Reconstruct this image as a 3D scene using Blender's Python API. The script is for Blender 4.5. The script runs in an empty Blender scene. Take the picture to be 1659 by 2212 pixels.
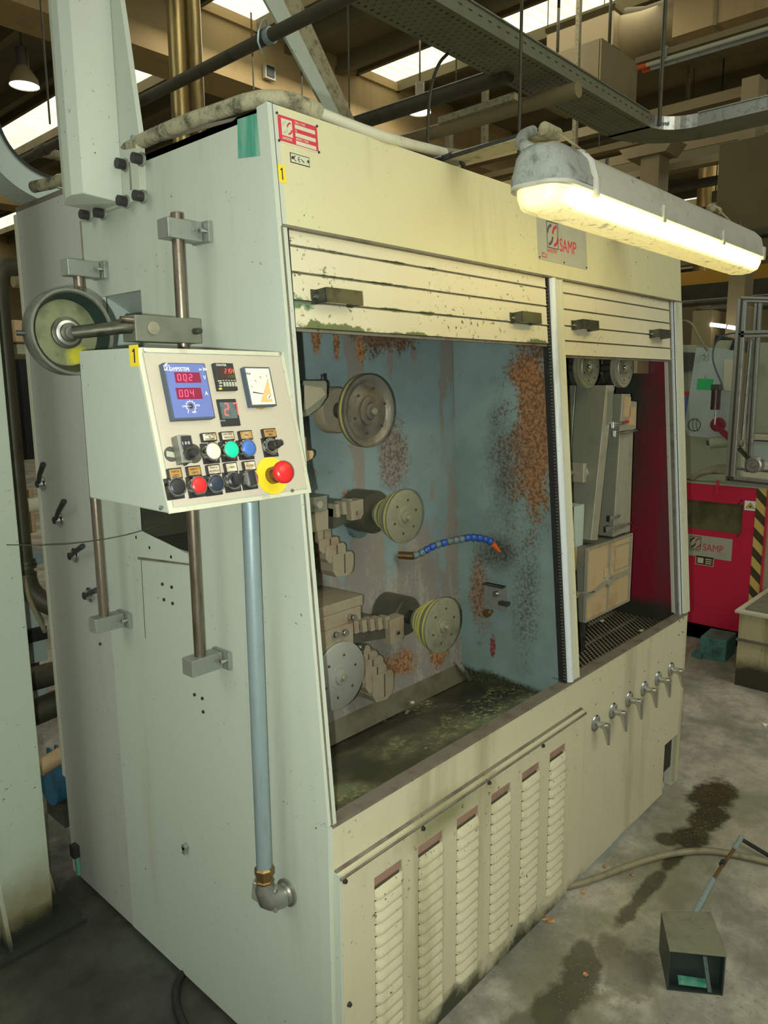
import bpy, math, random
from mathutils import Vector as V, Matrix
random.seed(7)
S = bpy.context.scene
COL = S.collection
# ------------------------------------------------------------------ camera
W, H, F = 1659, 2212, 1607.0
YAW, PIT, ROL = 0.8267, 0.1694, -0.0088
CAM = V((-0.94271, -1.01867, 1.6))
_d = V((math.sin(YAW)*math.cos(PIT), math.cos(YAW)*math.cos(PIT), -math.sin(PIT)))
_r = V((math.cos(YAW), -math.sin(YAW), 0)); _u = _r.cross(_d)
RR = _r*math.cos(ROL) + _u*math.sin(ROL)
UU = -_r*math.sin(ROL) + _u*math.cos(ROL)
cam = bpy.data.cameras.new('camera'); camo = bpy.data.objects.new('camera', cam); COL.objects.link(camo)
m = Matrix.Identity(4)
for i in range(3):
    m[i][0] = RR[i]; m[i][1] = UU[i]; m[i][2] = -_d[i]; m[i][3] = CAM[i]
camo.matrix_world = m
cam.sensor_fit = 'VERTICAL'; cam.sensor_height = 24; cam.lens = F/H*24; cam.clip_start = .02; cam.clip_end = 200
S.camera = camo
# ------------------------------------------------------------------ world and light
w = bpy.data.worlds.new('world'); S.world = w; w.use_nodes = True
w.node_tree.nodes['Background'].inputs[0].default_value = (.91, 1.0, .79, 1)
w.node_tree.nodes['Background'].inputs[1].default_value = .30
S.view_settings.view_transform = 'Standard'; S.view_settings.look = 'None'
S.view_settings.exposure = 0.0; S.view_settings.gamma = 1; S.view_settings.use_curve_mapping = False
try:
    S.cycles.use_denoising = True; S.cycles.max_bounces = 6; S.cycles.transparent_max_bounces = 8
    S.cycles.sample_clamp_indirect = 4; S.cycles.caustics_reflective = False; S.cycles.caustics_refractive = False
except Exception: pass
def light(name, kind, loc, energy, col, size=.1, size_y=None, tgt=None):
    l = bpy.data.lights.new(name, kind); l.energy = energy; l.color = col
    if kind == 'AREA':
        l.size = size
        if size_y: l.shape = 'RECTANGLE'; l.size_y = size_y
    elif kind in ('POINT', 'SPOT'): l.shadow_soft_size = size
    o = bpy.data.objects.new(name, l); o.location = loc; COL.objects.link(o)
    if tgt is not None: o.rotation_euler = (V(tgt)-V(loc)).to_track_quat('-Z', 'Y').to_euler()
    return o
# the flash of the camera, a few centimetres beside the lens
FL = light('flash', 'SPOT', CAM - RR*.045 - UU*.02, 105, (.93, 1.0, .89), .006, tgt=CAM - RR*.045 - UU*.02 + _d)
FL.data.spot_size = math.radians(110); FL.data.spot_blend = .8
# daylight of the hall's roof lights over the aisle in front of the machine
light('hall_daylight', 'AREA', (1.5, -5.5, 6.2), 260, (.97, 1.0, .86), 5, 4, tgt=(1.2, 0, .6))
light('hall_daylight', 'AREA', (-6, 1.5, 6.2), 150, (.90, 1.0, .93), 4, 5, tgt=(0, .6, 1))
light('hall_daylight', 'AREA', (7.5, 6, 6.4), 190, (1.0, .93, .74), 5, 5, tgt=(7.5, 6, 0))
light('hall_daylight', 'AREA', (16, 2, 6.4), 320, (1.0, .93, .74), 6, 8, tgt=(16, 2, 0))

# ------------------------------------------------------------------ geometry of the shot turned into metres
def ray(px, py):
    return RR*((px-W/2)/F) - UU*((py-H/2)/F) + _d
def at(px, py, ax, val):
    d = ray(px, py); i = 'xyz'.index(ax); return CAM + d*((val-CAM[i])/d[i])
class Fr:                                  # a working plane: origin, two axes in the plane, outward normal
    def __init__(s, o, u, v):
        s.o = V(o); s.u = V(u).normalized(); s.v = V(v).normalized(); s.n = s.u.cross(s.v).normalized()
    def pt(s, a, b, h=0): return s.o + s.u*a + s.v*b + s.n*h
    def hit(s, px, py, h=0):
        d = ray(px, py); o = s.o + s.n*h; q = CAM + d*((o-CAM).dot(s.n)/d.dot(s.n)) - s.o
        return q.dot(s.u), q.dot(s.v)
FR = Fr((0, 0, .72), (1, 0, 0), (0, .0855, 1))      # leaning upper front
FL0 = Fr((0, 0, 0), (1, 0, 0), (0, 0, 1))            # lower front
SD = Fr((0, 0, 0), (0, -1, 0), (0, 0, 1))            # left side
CP = Fr((-.315, .095, 1.662), (1, 0, 0), (0, .262*.265, .262))  # control panel face; b runs 0 .. -.271
RM = Fr((3.7, 0, 0), (0, -1, 0), (0, 0, 1))          # red machine
def zb(z): return (z-.72)*math.sqrt(1+.0855**2)

# ------------------------------------------------------------------ materials
class NT:
    def __init__(s, name):
        s.m = bpy.data.materials.new(name); s.m.use_nodes = True; s.t = s.m.node_tree
        s.p = s.t.nodes['Principled BSDF']; s.geo = s.t.nodes.new('ShaderNodeNewGeometry')
    def n(s, kind, **k):
        x = s.t.nodes.new(kind)
        for a, b in k.items(): setattr(x, a, b)
        return x
    def l(s, a, b): s.t.links.new(a, b)
    def pos(s, scale=(1, 1, 1), rot=(0, 0, 0)):
        mp = s.n('ShaderNodeMapping'); s.l(s.geo.outputs['Position'], mp.inputs[0])
        mp.inputs['Scale'].default_value = scale; mp.inputs['Rotation'].default_value = rot; return mp.outputs[0]
    def noise(s, vec, scale, detail=5, rough=.6, dist=0):
        x = s.n('ShaderNodeTexNoise'); s.l(vec, x.inputs['Vector']); x.inputs['Scale'].default_value = scale
        x.inputs['Detail'].default_value = detail; x.inputs['Roughness'].default_value = rough; x.inputs['Distortion'].default_value = dist
        return x.outputs[0]
    def math(s, op, a, b=None, c=None, clamp=False):
        x = s.n('ShaderNodeMath', operation=op); x.use_clamp = clamp
        for i, q in enumerate((a, b, c)):
            if q is None: continue
            if isinstance(q, (int, float)): x.inputs[i].default_value = q
            else: s.l(q, x.inputs[i])
        return x.outputs[0]
    def step(s, v, lo, hi):
        x = s.n('ShaderNodeMapRange'); x.interpolation_type = 'SMOOTHSTEP'; s.l(v, x.inputs[0])
        x.inputs[1].default_value = lo; x.inputs[2].default_value = hi; return x.outputs[0]
    def mix(s, f, a, b, mode='MIX'):
        x = s.n('ShaderNodeMix', data_type='RGBA', blend_type=mode)
        for i, q in ((0, f), (6, a), (7, b)):
            if isinstance(q, (int, float)): x.inputs[i].default_value = q
            elif isinstance(q, (tuple, list)): x.inputs[i].default_value = (*q[:3], 1)
            else: s.l(q, x.inputs[i])
        return x.outputs[2]
    def blob(s, c, r, nz, amp=1.0, k=2.5):
        """soft noisy patch around the world point c with radii r"""
        sb = s.n('ShaderNodeVectorMath', operation='SUBTRACT'); s.l(s.geo.outputs['Position'], sb.inputs[0]); sb.inputs[1].default_value = c
        dv = s.n('ShaderNodeVectorMath', operation='DIVIDE'); s.l(sb.outputs[0], dv.inputs[0]); dv.inputs[1].default_value = r
        ln = s.n('ShaderNodeVectorMath', operation='LENGTH'); s.l(dv.outputs[0], ln.inputs[0])
        a = s.math('SUBTRACT', 1.0, ln.outputs['Value'])
        b = s.math('MULTIPLY_ADD', s.math('SUBTRACT', nz, .5), amp*2, a)
        return s.math('MULTIPLY', b, k, clamp=True)
    def bump(s, h, strength=.2, dist=.002):
        b = s.n('ShaderNodeBump'); b.inputs['Strength'].default_value = strength; b.inputs['Distance'].default_value = dist
        s.l(h, b.inputs['Height']); s.l(b.outputs[0], s.p.inputs['Normal'])
def srgb(r, g, b):
    f = lambda c: (c/255/12.92) if c/255 <= .04045 else ((c/255+.055)/1.055)**2.4
    return (f(r), f(g), f(b))
def paint(name, col, dirt=None, amount=.3, scale=3, rough=.5, streak=False, metal=0, speck=.0, speckcol=(.02, .02, .015), blobs=(), bump=.08, fine=.08, spec=.5):
    t = NT(name); c = srgb(*col)
    vec = t.pos((1, 1, .12) if streak else (1, 1, 1))
    n1 = t.noise(vec, scale*(3 if streak else 1), 6, .65); n2 = t.noise(t.pos(), scale*9, 4, .6)
    cur = t.mix(t.math('MULTIPLY', n2, fine*2), c, tuple(x*.55 for x in c))
    if dirt: cur = t.mix(t.math('MULTIPLY', t.step(n1, .62-amount*.35, .78-amount*.1), min(1, amount*2)), cur, srgb(*dirt))
    for (bc, br, bcol, amp, k) in blobs:
        nb = t.noise(t.pos(), 1.4/max(.02, sum(br)/3), 7, .7)
        cur = t.mix(t.blob(bc, br, nb, amp, k), cur, srgb(*bcol))
    if speck:
        n3 = t.noise(t.pos(), 70, 3, .7); n4 = t.noise(t.pos(), 5, 3, .6)
        f = t.math('MULTIPLY', t.step(n3, .66-.1*speck, .72-.1*speck), t.step(n4, .45, .65))
        cur = t.mix(f, cur, speckcol)
    t.l(cur, t.p.inputs['Base Color'])
    t.p.inputs['Metallic'].default_value = metal; t.p.inputs['Specular IOR Level'].default_value = spec
    t.l(t.math('MULTIPLY_ADD', n1, .25, rough-.12), t.p.inputs['Roughness'])
    if bump: t.bump(n2, bump, .003)
    return t.m
def emit(name, col, strength, base=(.25, .03, .03)):
    t = NT(name); t.p.inputs['Base Color'].default_value = (*base, 1)
    t.p.inputs['Emission Color'].default_value = (*col, 1); t.p.inputs['Emission Strength'].default_value = strength; return t.m
def clear(name, col, rough=.1, alpha=.3):
    t = NT(name); t.p.inputs['Base Color'].default_value = (*col, 1); t.p.inputs['Roughness'].default_value = rough
    t.p.inputs['Alpha'].default_value = alpha; return t.m
M = {}
M['side'] = paint('grey_green_paint', (184, 190, 176), (158, 162, 144), .25, 2.2, .5, True, speck=.12, fine=.05)
M['sideback'] = paint('grey_paint', (174, 176, 166), (150, 154, 142), .25, 2.2, .5, True, speck=.1, fine=.05)
M['front'] = paint('cream_paint', (202, 196, 156), (170, 162, 118), .3, 2.4, .48, True, speck=.25, fine=.06)
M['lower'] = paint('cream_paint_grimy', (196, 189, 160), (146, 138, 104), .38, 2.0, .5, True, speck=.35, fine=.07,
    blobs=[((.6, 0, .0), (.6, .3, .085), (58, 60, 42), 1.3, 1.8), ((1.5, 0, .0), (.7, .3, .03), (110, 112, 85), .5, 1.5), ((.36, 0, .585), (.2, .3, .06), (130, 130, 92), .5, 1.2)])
M['grime'] = paint('dirty_steel_edge', (112, 106, 92), (84, 70, 60), .5, 14, .6, speck=.3)
M['slat'] = paint('shutter_paint', (206, 198, 170), (182, 170, 128), .2, 3, .42, True, speck=.6, fine=.04, speckcol=(.05, .07, .03), blobs=[((.10, .085, 1.712), (.14, .1, .010), (96, 104, 66), 2.6, 3), ((.35, .085, 1.708), (.16, .1, .006), (96, 104, 66), 2.6, 3), ((.90, .085, 1.712), (.08, .1, .010), (96, 104, 66), 2.6, 3), ((.04, .085, 1.757), (.06, .1, .012), (92, 116, 88), 2.6, 3), ((.30, .1, 1.862), (.22, .1, .004), (90, 96, 62), 2.6, 3), ((.30, .1, 1.813), (.2, .1, .004), (90, 96, 62), 2.6, 3), ((.35, .1, 1.761), (.2, .1, .005), (90, 96, 62), 2.6, 3)])
M['guide'] = paint('pale_guide_rail', (200, 206, 208), (140, 140, 126), .25, 10, .4, True, speck=.3)
M['jamb'] = paint('jamb_paint', (196, 194, 172), (150, 148, 120), .3, 8, .5, True, speck=.2)
M['alu'] = paint('brushed_aluminium', (176, 176, 168), (110, 108, 96), .35, 20, .35, metal=.85, fine=.1)
M['steel'] = paint('bare_steel', (150, 138, 124), (84, 62, 44), .45, 12, .36, True, metal=.9, fine=.15)
M['block'] = paint('zinc_block', (160, 164, 156), (110, 112, 96), .35, 24, .42, metal=.6, fine=.12)
M['dullsteel'] = paint('oily_steel', (92, 92, 78), (48, 50, 38), .5, 18, .45, metal=.7, fine=.2)
M['chrome'] = paint('chrome', (205, 205, 205), (120, 118, 110), .2, 30, .16, metal=1, fine=.05, bump=0)
M['galv'] = paint('galvanised_pipe', (158, 176, 180), (120, 130, 126), .3, 20, .38, True, metal=.55, fine=.06)
M['brass'] = paint('brass_fitting', (150, 120, 78), (90, 76, 50), .3, 30, .35, metal=.9)
M['black'] = paint('black_plastic', (38, 38, 40), (70, 68, 60), .2, 30, .4)
M['rubber'] = paint('black_rubber', (24, 25, 24), (60, 62, 50), .25, 40, .6)
M['bolt'] = paint('blackened_bolt', (58, 56, 56), (90, 80, 66), .3, 40, .45, metal=.4)
M['hose'] = paint('grimy_lagged_hose', (178, 172, 140), (46, 46, 34), .62, 24, .8, bump=1.0, fine=.35, speck=.8)
M['cable'] = paint('grey_hose', (128, 122, 96), (84, 80, 58), .4, 16, .5)
def rust_wall(name, base, spots, streaks=True, brown=(126, 114, 104)):
    """blue paint worn through to grey-brown in slanting streaks; spots: rust (c, r, colour, edge softness)"""
    t = NT(name); b = srgb(*base); P = t.geo.outputs['Position']
    def slant(scale, rough, seed):
        mp = t.n('ShaderNodeMapping'); t.l(P, mp.inputs[0]); mp.inputs['Rotation'].default_value = (0, -.32, 0); mp.inputs['Scale'].default_value = (4.5, 4.5, .75); mp.inputs['Location'].default_value = (seed, seed*.7, 0)
        return t.noise(mp.outputs[0], scale, 8, rough)
    fine = t.noise(t.pos(), 95, 5, .8); mid = t.noise(t.pos(), 12, 8, .72); big = t.noise(t.pos(), 3.0, 6, .6)
    cur = t.mix(t.step(big, .35, .7), b, tuple(x*.72 for x in b))
    cur = t.mix(t.math('MULTIPLY', mid, .35), cur, srgb(96, 108, 100))
    z = t.n('ShaderNodeSeparateXYZ'); t.l(P, z.inputs[0]); z = z.outputs[2]
    if streaks:
        low = t.step(z, 1.42, .85)
        s1 = slant(1.7, .6, 3.1); s2 = slant(3.6, .75, 8.2)
        m1 = t.math('ADD', s1, t.math('MULTIPLY', low, .19)); m1 = t.math('ADD', m1, t.math('MULTIPLY', t.math('SUBTRACT', mid, .5), .25))
        cur = t.mix(t.math('MULTIPLY', t.step(m1, .56, .60), .8), cur, srgb(*brown))
        m2 = t.math('ADD', s2, t.math('MULTIPLY', t.math('SUBTRACT', fine, .5), .5)); m2 = t.math('ADD', m2, t.math('MULTIPLY', low, .08))
        cur = t.mix(t.math('MULTIPLY', t.step(m2, .60, .64), t.math('MULTIPLY_ADD', low, .6, .2)), cur, srgb(146, 142, 128))
        m3 = t.math('ADD', slant(2.6, .7, 15.0), t.math('MULTIPLY', t.math('SUBTRACT', mid, .5), .5))
        cur = t.mix(t.math('MULTIPLY', t.step(m3, .66, .72), .7), cur, srgb(128, 86, 58))
    cur = t.mix(t.math('MULTIPLY', t.math('MULTIPLY', t.step(t.noise(t.pos(), 42, 6, .7), .60, .66), t.step(t.noise(t.pos(), 4.5, 5, .6), .50, .58)), .75), cur, srgb(122, 84, 66))
    for (c, r, col, amp, k) in spots:
        nz = t.math('ADD', t.math('MULTIPLY', mid, .62), t.math('MULTIPLY', fine, .38))
        f = t.blob(c, r, nz, amp, k)
        cur = t.mix(f, cur, t.mix(t.step(fine, .42, .60), tuple(min(1, x*1.25) for x in srgb(*col)), tuple(x*.4 for x in srgb(*col))))
    t.l(cur, t.p.inputs['Base Color']); t.p.inputs['Roughness'].default_value = .52
    t.bump(mid, .4, .004); return t.m
OR = (146, 104, 68); BR = (104, 82, 64); GY = (92, 92, 84)
M['bluewall'] = rust_wall('rusty_blue_paint', (124, 143, 146), [((.40, .45, 1.72), (.02, .2, .05), OR, 1.6, 3), ((.47, .45, 1.71), (.015, .2, .05), OR, 1.6, 3), ((.66, .45, 1.76), (.17, .2, .07), BR, 1.9, 3), ((.56, .45, 1.70), (.02, .2, .05), OR, 1.8, 3),
    ((.68, .43, 1.40), (.08, .2, .13), (120, 112, 106), 1.1, 3), ((.48, .43, 1.27), (.025, .2, .05), OR, 1.6, 3), ((.86, .42, .74), (.05, .1, .05), OR, 1.8, 3), ((.30, .4, .98), (.07, .2, .07), OR, 1.8, 2.5), ((.55, .4, .76), (.25, .2, .05), OR, 1.9, 2), ((.6, .4, .62), (.8, .2, .06), (66, 66, 46), .6, 3)])
M['bluepart'] = rust_wall('blue_green_partition_paint', (126, 147, 144), [((.98, .15, 1.46), (.3, .085, .24), OR, 2.0, 3.0), ((.98, .17, 1.62), (.3, .07, .10), (140, 96, 60), 2.0, 3), ((.98, .17, 1.44), (.3, .09, .27), (134, 98, 68), 3.2, 2.4), ((.98, .11, 1.72), (.3, .12, .08), BR, 1.4, 2.5), ((.98, .25, 1.34), (.3, .09, .26), GY, 1.0, 1.0), ((.98, .34, .92), (.3, .05, .16), (132, 108, 88), 1.6, 1.6),
    ((.98, .27, 1.08), (.3, .10, .07), (78, 82, 72), 1.0, 1.4), ((.98, .3, .63), (.3, .4, .05), (56, 58, 42), .7, 3), ((.98, .28, .76), (.3, .012, .04), (124, 66, 60), 1.6, 3), ((.98, .16, .95), (.3, .06, .25), (104, 116, 110), 1.2, 1.2)], streaks=False)
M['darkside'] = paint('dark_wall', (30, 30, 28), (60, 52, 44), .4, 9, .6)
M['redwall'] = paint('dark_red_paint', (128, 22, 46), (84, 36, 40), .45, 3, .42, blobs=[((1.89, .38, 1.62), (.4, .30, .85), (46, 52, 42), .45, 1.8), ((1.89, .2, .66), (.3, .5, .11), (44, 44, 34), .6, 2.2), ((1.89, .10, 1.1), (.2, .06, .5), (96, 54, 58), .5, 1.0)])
M['pan'] = paint('oily_drip_pan', (74, 76, 56), (124, 128, 96), .62, 5, .34, speck=1.2, speckcol=(.30, .32, .14), bump=.5, fine=.4, blobs=[((.85, .25, .64), (.25, .2, .1), (44, 44, 32), .8, 1.5), ((.35, .36, .63), (.6, .05, .1), (40, 40, 30), .6, 2)])
M['skirt'] = paint('brown_stained_skirt', (100, 96, 76), (72, 66, 48), .5, 9, .5, fine=.2)
M['slotred'] = paint('red_brown_slot_edge', (150, 118, 102), (120, 92, 78), .4, 20, .6)
M['grille'] = paint('grille_steel', (112, 106, 84), (50, 46, 36), .4, 9, .5, metal=.1)
M['void'] = paint('unlit_interior', (16, 16, 14), None, rough=.8)
M['capface'] = paint('worn_wheel_face', (122, 118, 108), (84, 74, 62), .5, 12, .45, metal=.5, fine=.2, bump=.4)
M['capface2'] = paint('worn_pale_wheel_face', (140, 140, 116), (104, 102, 84), .4, 16, .45, metal=.4, fine=.2, bump=.4)
M['capface3'] = paint('worn_grey_wheel_face', (150, 150, 142), (118, 116, 106), .3, 16, .5, metal=.35, fine=.15)
M['ceramic'] = paint('yellow_ceramic_band', (176, 170, 92), (150, 142, 80), .3, 30, .3)
M['greenwheel'] = paint('dirty_green_wheel', (118, 124, 90), (58, 68, 44), .45, 14, .5, metal=.3, fine=.2, blobs=[((-.25, .4, 1.66), (.035, .06, .03), (176, 170, 40), .35, 3)])
M['wheelrim'] = paint('wheel_rim', (116, 118, 106), (60, 78, 66), .4, 18, .42, metal=.4)
M['recess'] = paint('dark_green_recess', (34, 50, 42), (28, 36, 30), .4, 20, .5)
M['rusty'] = paint('rusty_casting', (138, 130, 108), (124, 88, 66), .42, 16, .65, bump=.5, fine=.3)
M['darkcast'] = paint('dark_oily_housing', (70, 70, 58), (48, 46, 38), .4, 8, .38, fine=.2)
M['bluehose'] = paint('blue_segment', (38, 74, 150), (60, 74, 90), .3, 40, .4)
M['greyseg'] = paint('dirty_blue_segment', (88, 104, 108), (70, 76, 60), .4, 40, .5)
M['orange'] = paint('orange_nozzle', (224, 96, 32), None, rough=.4)
M['cast'] = paint('grey_casting', (126, 128, 112), (92, 96, 80), .4, 8, .5, metal=.3, fine=.12)
M['castface'] = paint('machined_casting_face', (158, 152, 134), (120, 114, 96), .35, 9, .45, metal=.3, fine=.1)
M['tan'] = paint('oil_stained_casting', (182, 158, 120), (160, 118, 76), .4, 9, .5, metal=.1, fine=.1)
M['panelface'] = paint('beige_panel_face', (184, 174, 156), (168, 156, 136), .2, 6, .45, fine=.03)
M['boxpaint'] = paint('control_box_paint', (172, 180, 168), (150, 158, 140), .2, 8, .45, speck=.1)
M['boxblue'] = paint('blue_meter_face', (98, 112, 176), None, rough=.4, fine=.02, bump=0)
M['boxedge'] = paint('grey_blue_bezel', (70, 82, 96), None, rough=.4)
M['white'] = paint('white_print', (232, 232, 226), None, rough=.5, fine=0, bump=0)
M['ink'] = paint('black_ink', (26, 26, 26), None, rough=.6, fine=0, bump=0)
M['redink'] = paint('red_ink', (196, 34, 56), None, rough=.5, fine=0, bump=0)
M['greyink'] = paint('grey_ink', (84, 78, 84), None, rough=.5, fine=0, bump=0)
M['inkfaint'] = paint('faint_ink', (112, 110, 84), None, rough=.6, fine=0, bump=0)
M['yellow'] = paint('yellow_sticker', (226, 200, 40), (190, 170, 50), .2, 40, .5, fine=.03)
M['greenst'] = paint('worn_green_sticker', (62, 142, 118), (130, 172, 152), .75, 12, .5, True)
M['redplate'] = paint('red_plate', (196, 44, 66), None, rough=.4, fine=.03)
M['plate'] = paint('pale_name_plate', (196, 196, 168), (180, 178, 140), .2, 20, .35, fine=.03)
M['metalplate'] = paint('aluminium_name_plate', (178, 178, 160), (150, 148, 120), .2, 12, .4, metal=.2, fine=.05)
M['dispred'] = emit('lit_dark_red_window', (.30, .0, .05), .6, (.10, .005, .02))
M['digit'] = emit('lit_red_digit', (1, .06, .16), 2.2)
M['digit2'] = emit('lit_orange_red_digit', (1, .09, .06), 2.0)
M['digitdim'] = emit('dim_green_digit', (.25, .32, .02), .35, (.05, .06, .02))
M['btnwhite'] = paint('cream_button', (232, 226, 192), None, rough=.3, bump=0)
M['btngreen'] = emit('lit_green_button', (.0, .75, .30), .75, (0, .5, .2))
M['btnblue'] = paint('worn_blue_button', (60, 110, 196), (90, 90, 84), .35, 40, .35)
M['btnred'] = paint('red_button', (214, 40, 40), None, rough=.3, bump=0)
M['btnnavy'] = paint('dark_button', (44, 52, 66), None, rough=.3, bump=0)
M['worn'] = paint('worn_label', (206, 200, 180), (164, 120, 56), .6, 45, .5)
M['worn2'] = paint('peeled_brown_label', (170, 128, 66), (214, 204, 176), .3, 45, .5)
M['dial'] = paint('cream_dial', (222, 220, 206), (200, 190, 160), .3, 40, .5, fine=.02)
M['dialo'] = paint('orange_dial_cover', (212, 178, 120), None, rough=.4, fine=.02)
M['lamphouse'] = paint('grey_lamp_housing', (168, 166, 154), (130, 124, 106), .28, 10, .45, speck=.25, fine=.05)
M['lampdirt'] = paint('dust_caked_grey', (146, 150, 142), (66, 62, 52), .4, 30, .8, bump=.8, fine=.3)
M['arm'] = paint('dusty_bracket', (158, 150, 118), (84, 80, 60), .45, 30, .8, bump=.8, fine=.2)
def lampmat():
    t = NT('lit_ribbed_diffuser'); n = t.noise(t.pos(), 34, 5, .7)
    t.p.inputs['Base Color'].default_value = (.9, .85, .55, 1); t.p.inputs['Roughness'].default_value = .3
    x = t.n('ShaderNodeSeparateXYZ'); t.l(t.geo.outputs['Position'], x.inputs[0])
    z = x.outputs[2]
    xx = x.outputs[0]
    # the tubes inside: brightest along the middle of the diffuser, dim at the housing's ends
    e = t.math('MULTIPLY', t.step(xx, .262, .345), t.step(xx, 1.385, 1.32))
    e = t.math('MULTIPLY', e, t.step(z, 1.903, 1.917))
    s = t.math('MULTIPLY_ADD', e, 11.5, .62)
    s = t.math('MULTIPLY', s, t.math('MULTIPLY_ADD', t.step(n, .34, .44), .75, .25))
    n_ = t.noise(t.pos((1, 1, 1)), 160, 3, .6); s = t.math('MULTIPLY', s, t.math('MULTIPLY_ADD', t.step(n_, .36, .42), .55, .45))
    t.l(s, t.p.inputs['Emission Strength'])
    t.p.inputs['Emission Color'].default_value = (1.0, .79, .235, 1); return t.m
M['lamp'] = lampmat()
M['tube'] = emit('fluorescent_tube', (1, .97, .9), 6, (.8, .8, .8))
M['bay'] = emit('high_bay_lens', (.86, .95, 1), 7, (.8, .8, .8))
def skymat():
    t = NT('translucent_roof_sheet')
    wv = t.n('ShaderNodeTexWave', wave_type='BANDS', bands_direction='Y'); t.l(t.pos(), wv.inputs[0]); wv.inputs['Scale'].default_value = 1.6; wv.inputs['Distortion'].default_value = .3
    n = t.noise(t.pos(), .8, 3)
    c = t.mix(t.math('MULTIPLY', wv.outputs[1], .55), (1, .96, .74), (.80, .72, .42))
    t.l(c, t.p.inputs['Emission Color']); t.l(t.math('MULTIPLY_ADD', n, 1.2, .8), t.p.inputs['Emission Strength'])
    t.p.inputs['Base Color'].default_value = (.7, .7, .6, 1); return t.m
M['sky'] = skymat()
M['roof'] = paint('dark_roof_deck', (120, 112, 82), (84, 78, 54), .4, .6, .8, fine=.1)
M['beam'] = paint('tan_concrete_beam', (182, 158, 112), (150, 130, 94), .3, .7, .75, True, fine=.05)
M['pipe'] = paint('dark_iron_pipe', (74, 72, 56), (48, 46, 34), .4, 8, .5, metal=.3)
M['golden'] = paint('gilded_brown_pipe', (158, 136, 84), (90, 74, 44), .5, 5, .32, True, metal=.6)
M['tray'] = paint('galvanised_tray', (124, 128, 104), (96, 98, 76), .35, 5, .5, metal=.25)
M['slotbrown'] = paint('shaded_louvre_backing', (96, 90, 70), (70, 66, 50), .3, 10, .6)
M['slot'] = paint('slot_shadow_gap', (66, 64, 48), None, rough=.9)
M['duct'] = paint('tan_duct', (140, 126, 90), (112, 102, 72), .3, 1.6, .6)
M['farwall'] = paint('far_wall', (190, 178, 130), (160, 148, 104), .3, .3, .8)
M['farpale'] = paint('pale_far_wall', (205, 196, 150), (160, 148, 104), .3, .5, .8)
M['craney'] = paint('yellow_crane_beam', (196, 150, 30), (150, 116, 30), .3, 1, .5)
M['olive'] = paint('olive_curtain', (94, 84, 54), (78, 70, 44), .3, 2, .8)
M['red'] = paint('red_machine_paint', (200, 26, 66), (170, 22, 58), .2, 4, .42, fine=.04)
M['pane'] = paint('dull_olive_window', (108, 104, 72), (54, 52, 34), .6, 3, .18, fine=.1)
M['teal'] = paint('teal_block_paint', (84, 136, 128), (48, 72, 68), .45, 12, .5, speck=.4)
M['cheek'] = paint('pale_blue_plate', (168, 180, 172), (140, 152, 140), .25, 5, .45, speck=.15)
M['cheek2'] = paint('pale_green_grey', (156, 160, 134), (120, 122, 92), .3, 4, .5)
M['beigebox'] = paint('beige_tank_paint', (182, 172, 132), (120, 110, 76), .4, 6, .55, True, speck=.5, blobs=[((3.1, .1, .02), (.5, .5, .14), (52, 50, 36), .7, 2)])
M['maroon'] = paint('maroon_cylinder', (78, 58, 54), (46, 34, 32), .3, 10, .3, metal=.5)
M['stickgreen'] = paint('bright_green_sticker', (40, 176, 96), None, rough=.5)
M['bluebox'] = paint('blue_motor', (40, 100, 130), (30, 56, 70), .4, 8, .5)
M['boxblack'] = paint('dark_metal_box', (44, 54, 50), (24, 30, 28), .4, 14, .4)
M['boxtop'] = paint('dusty_box_top', (116, 116, 96), (84, 84, 66), .4, 16, .6, speck=.3)
M['leaf'] = paint('dry_leaf', (190, 140, 92), (150, 90, 60), .4, 60, .6)
M['colpaint'] = paint('chipped_grey_column', (176, 186, 170), (150, 160, 142), .25, 4, .5, True, speck=.3,
    blobs=[((-.2, 1.2, .02), (.4, .5, .22), (120, 112, 72), .6, 1.4), ((-.2, 1.2, .0), (.4, .5, .1), (40, 44, 36), .7, 2)])
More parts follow.
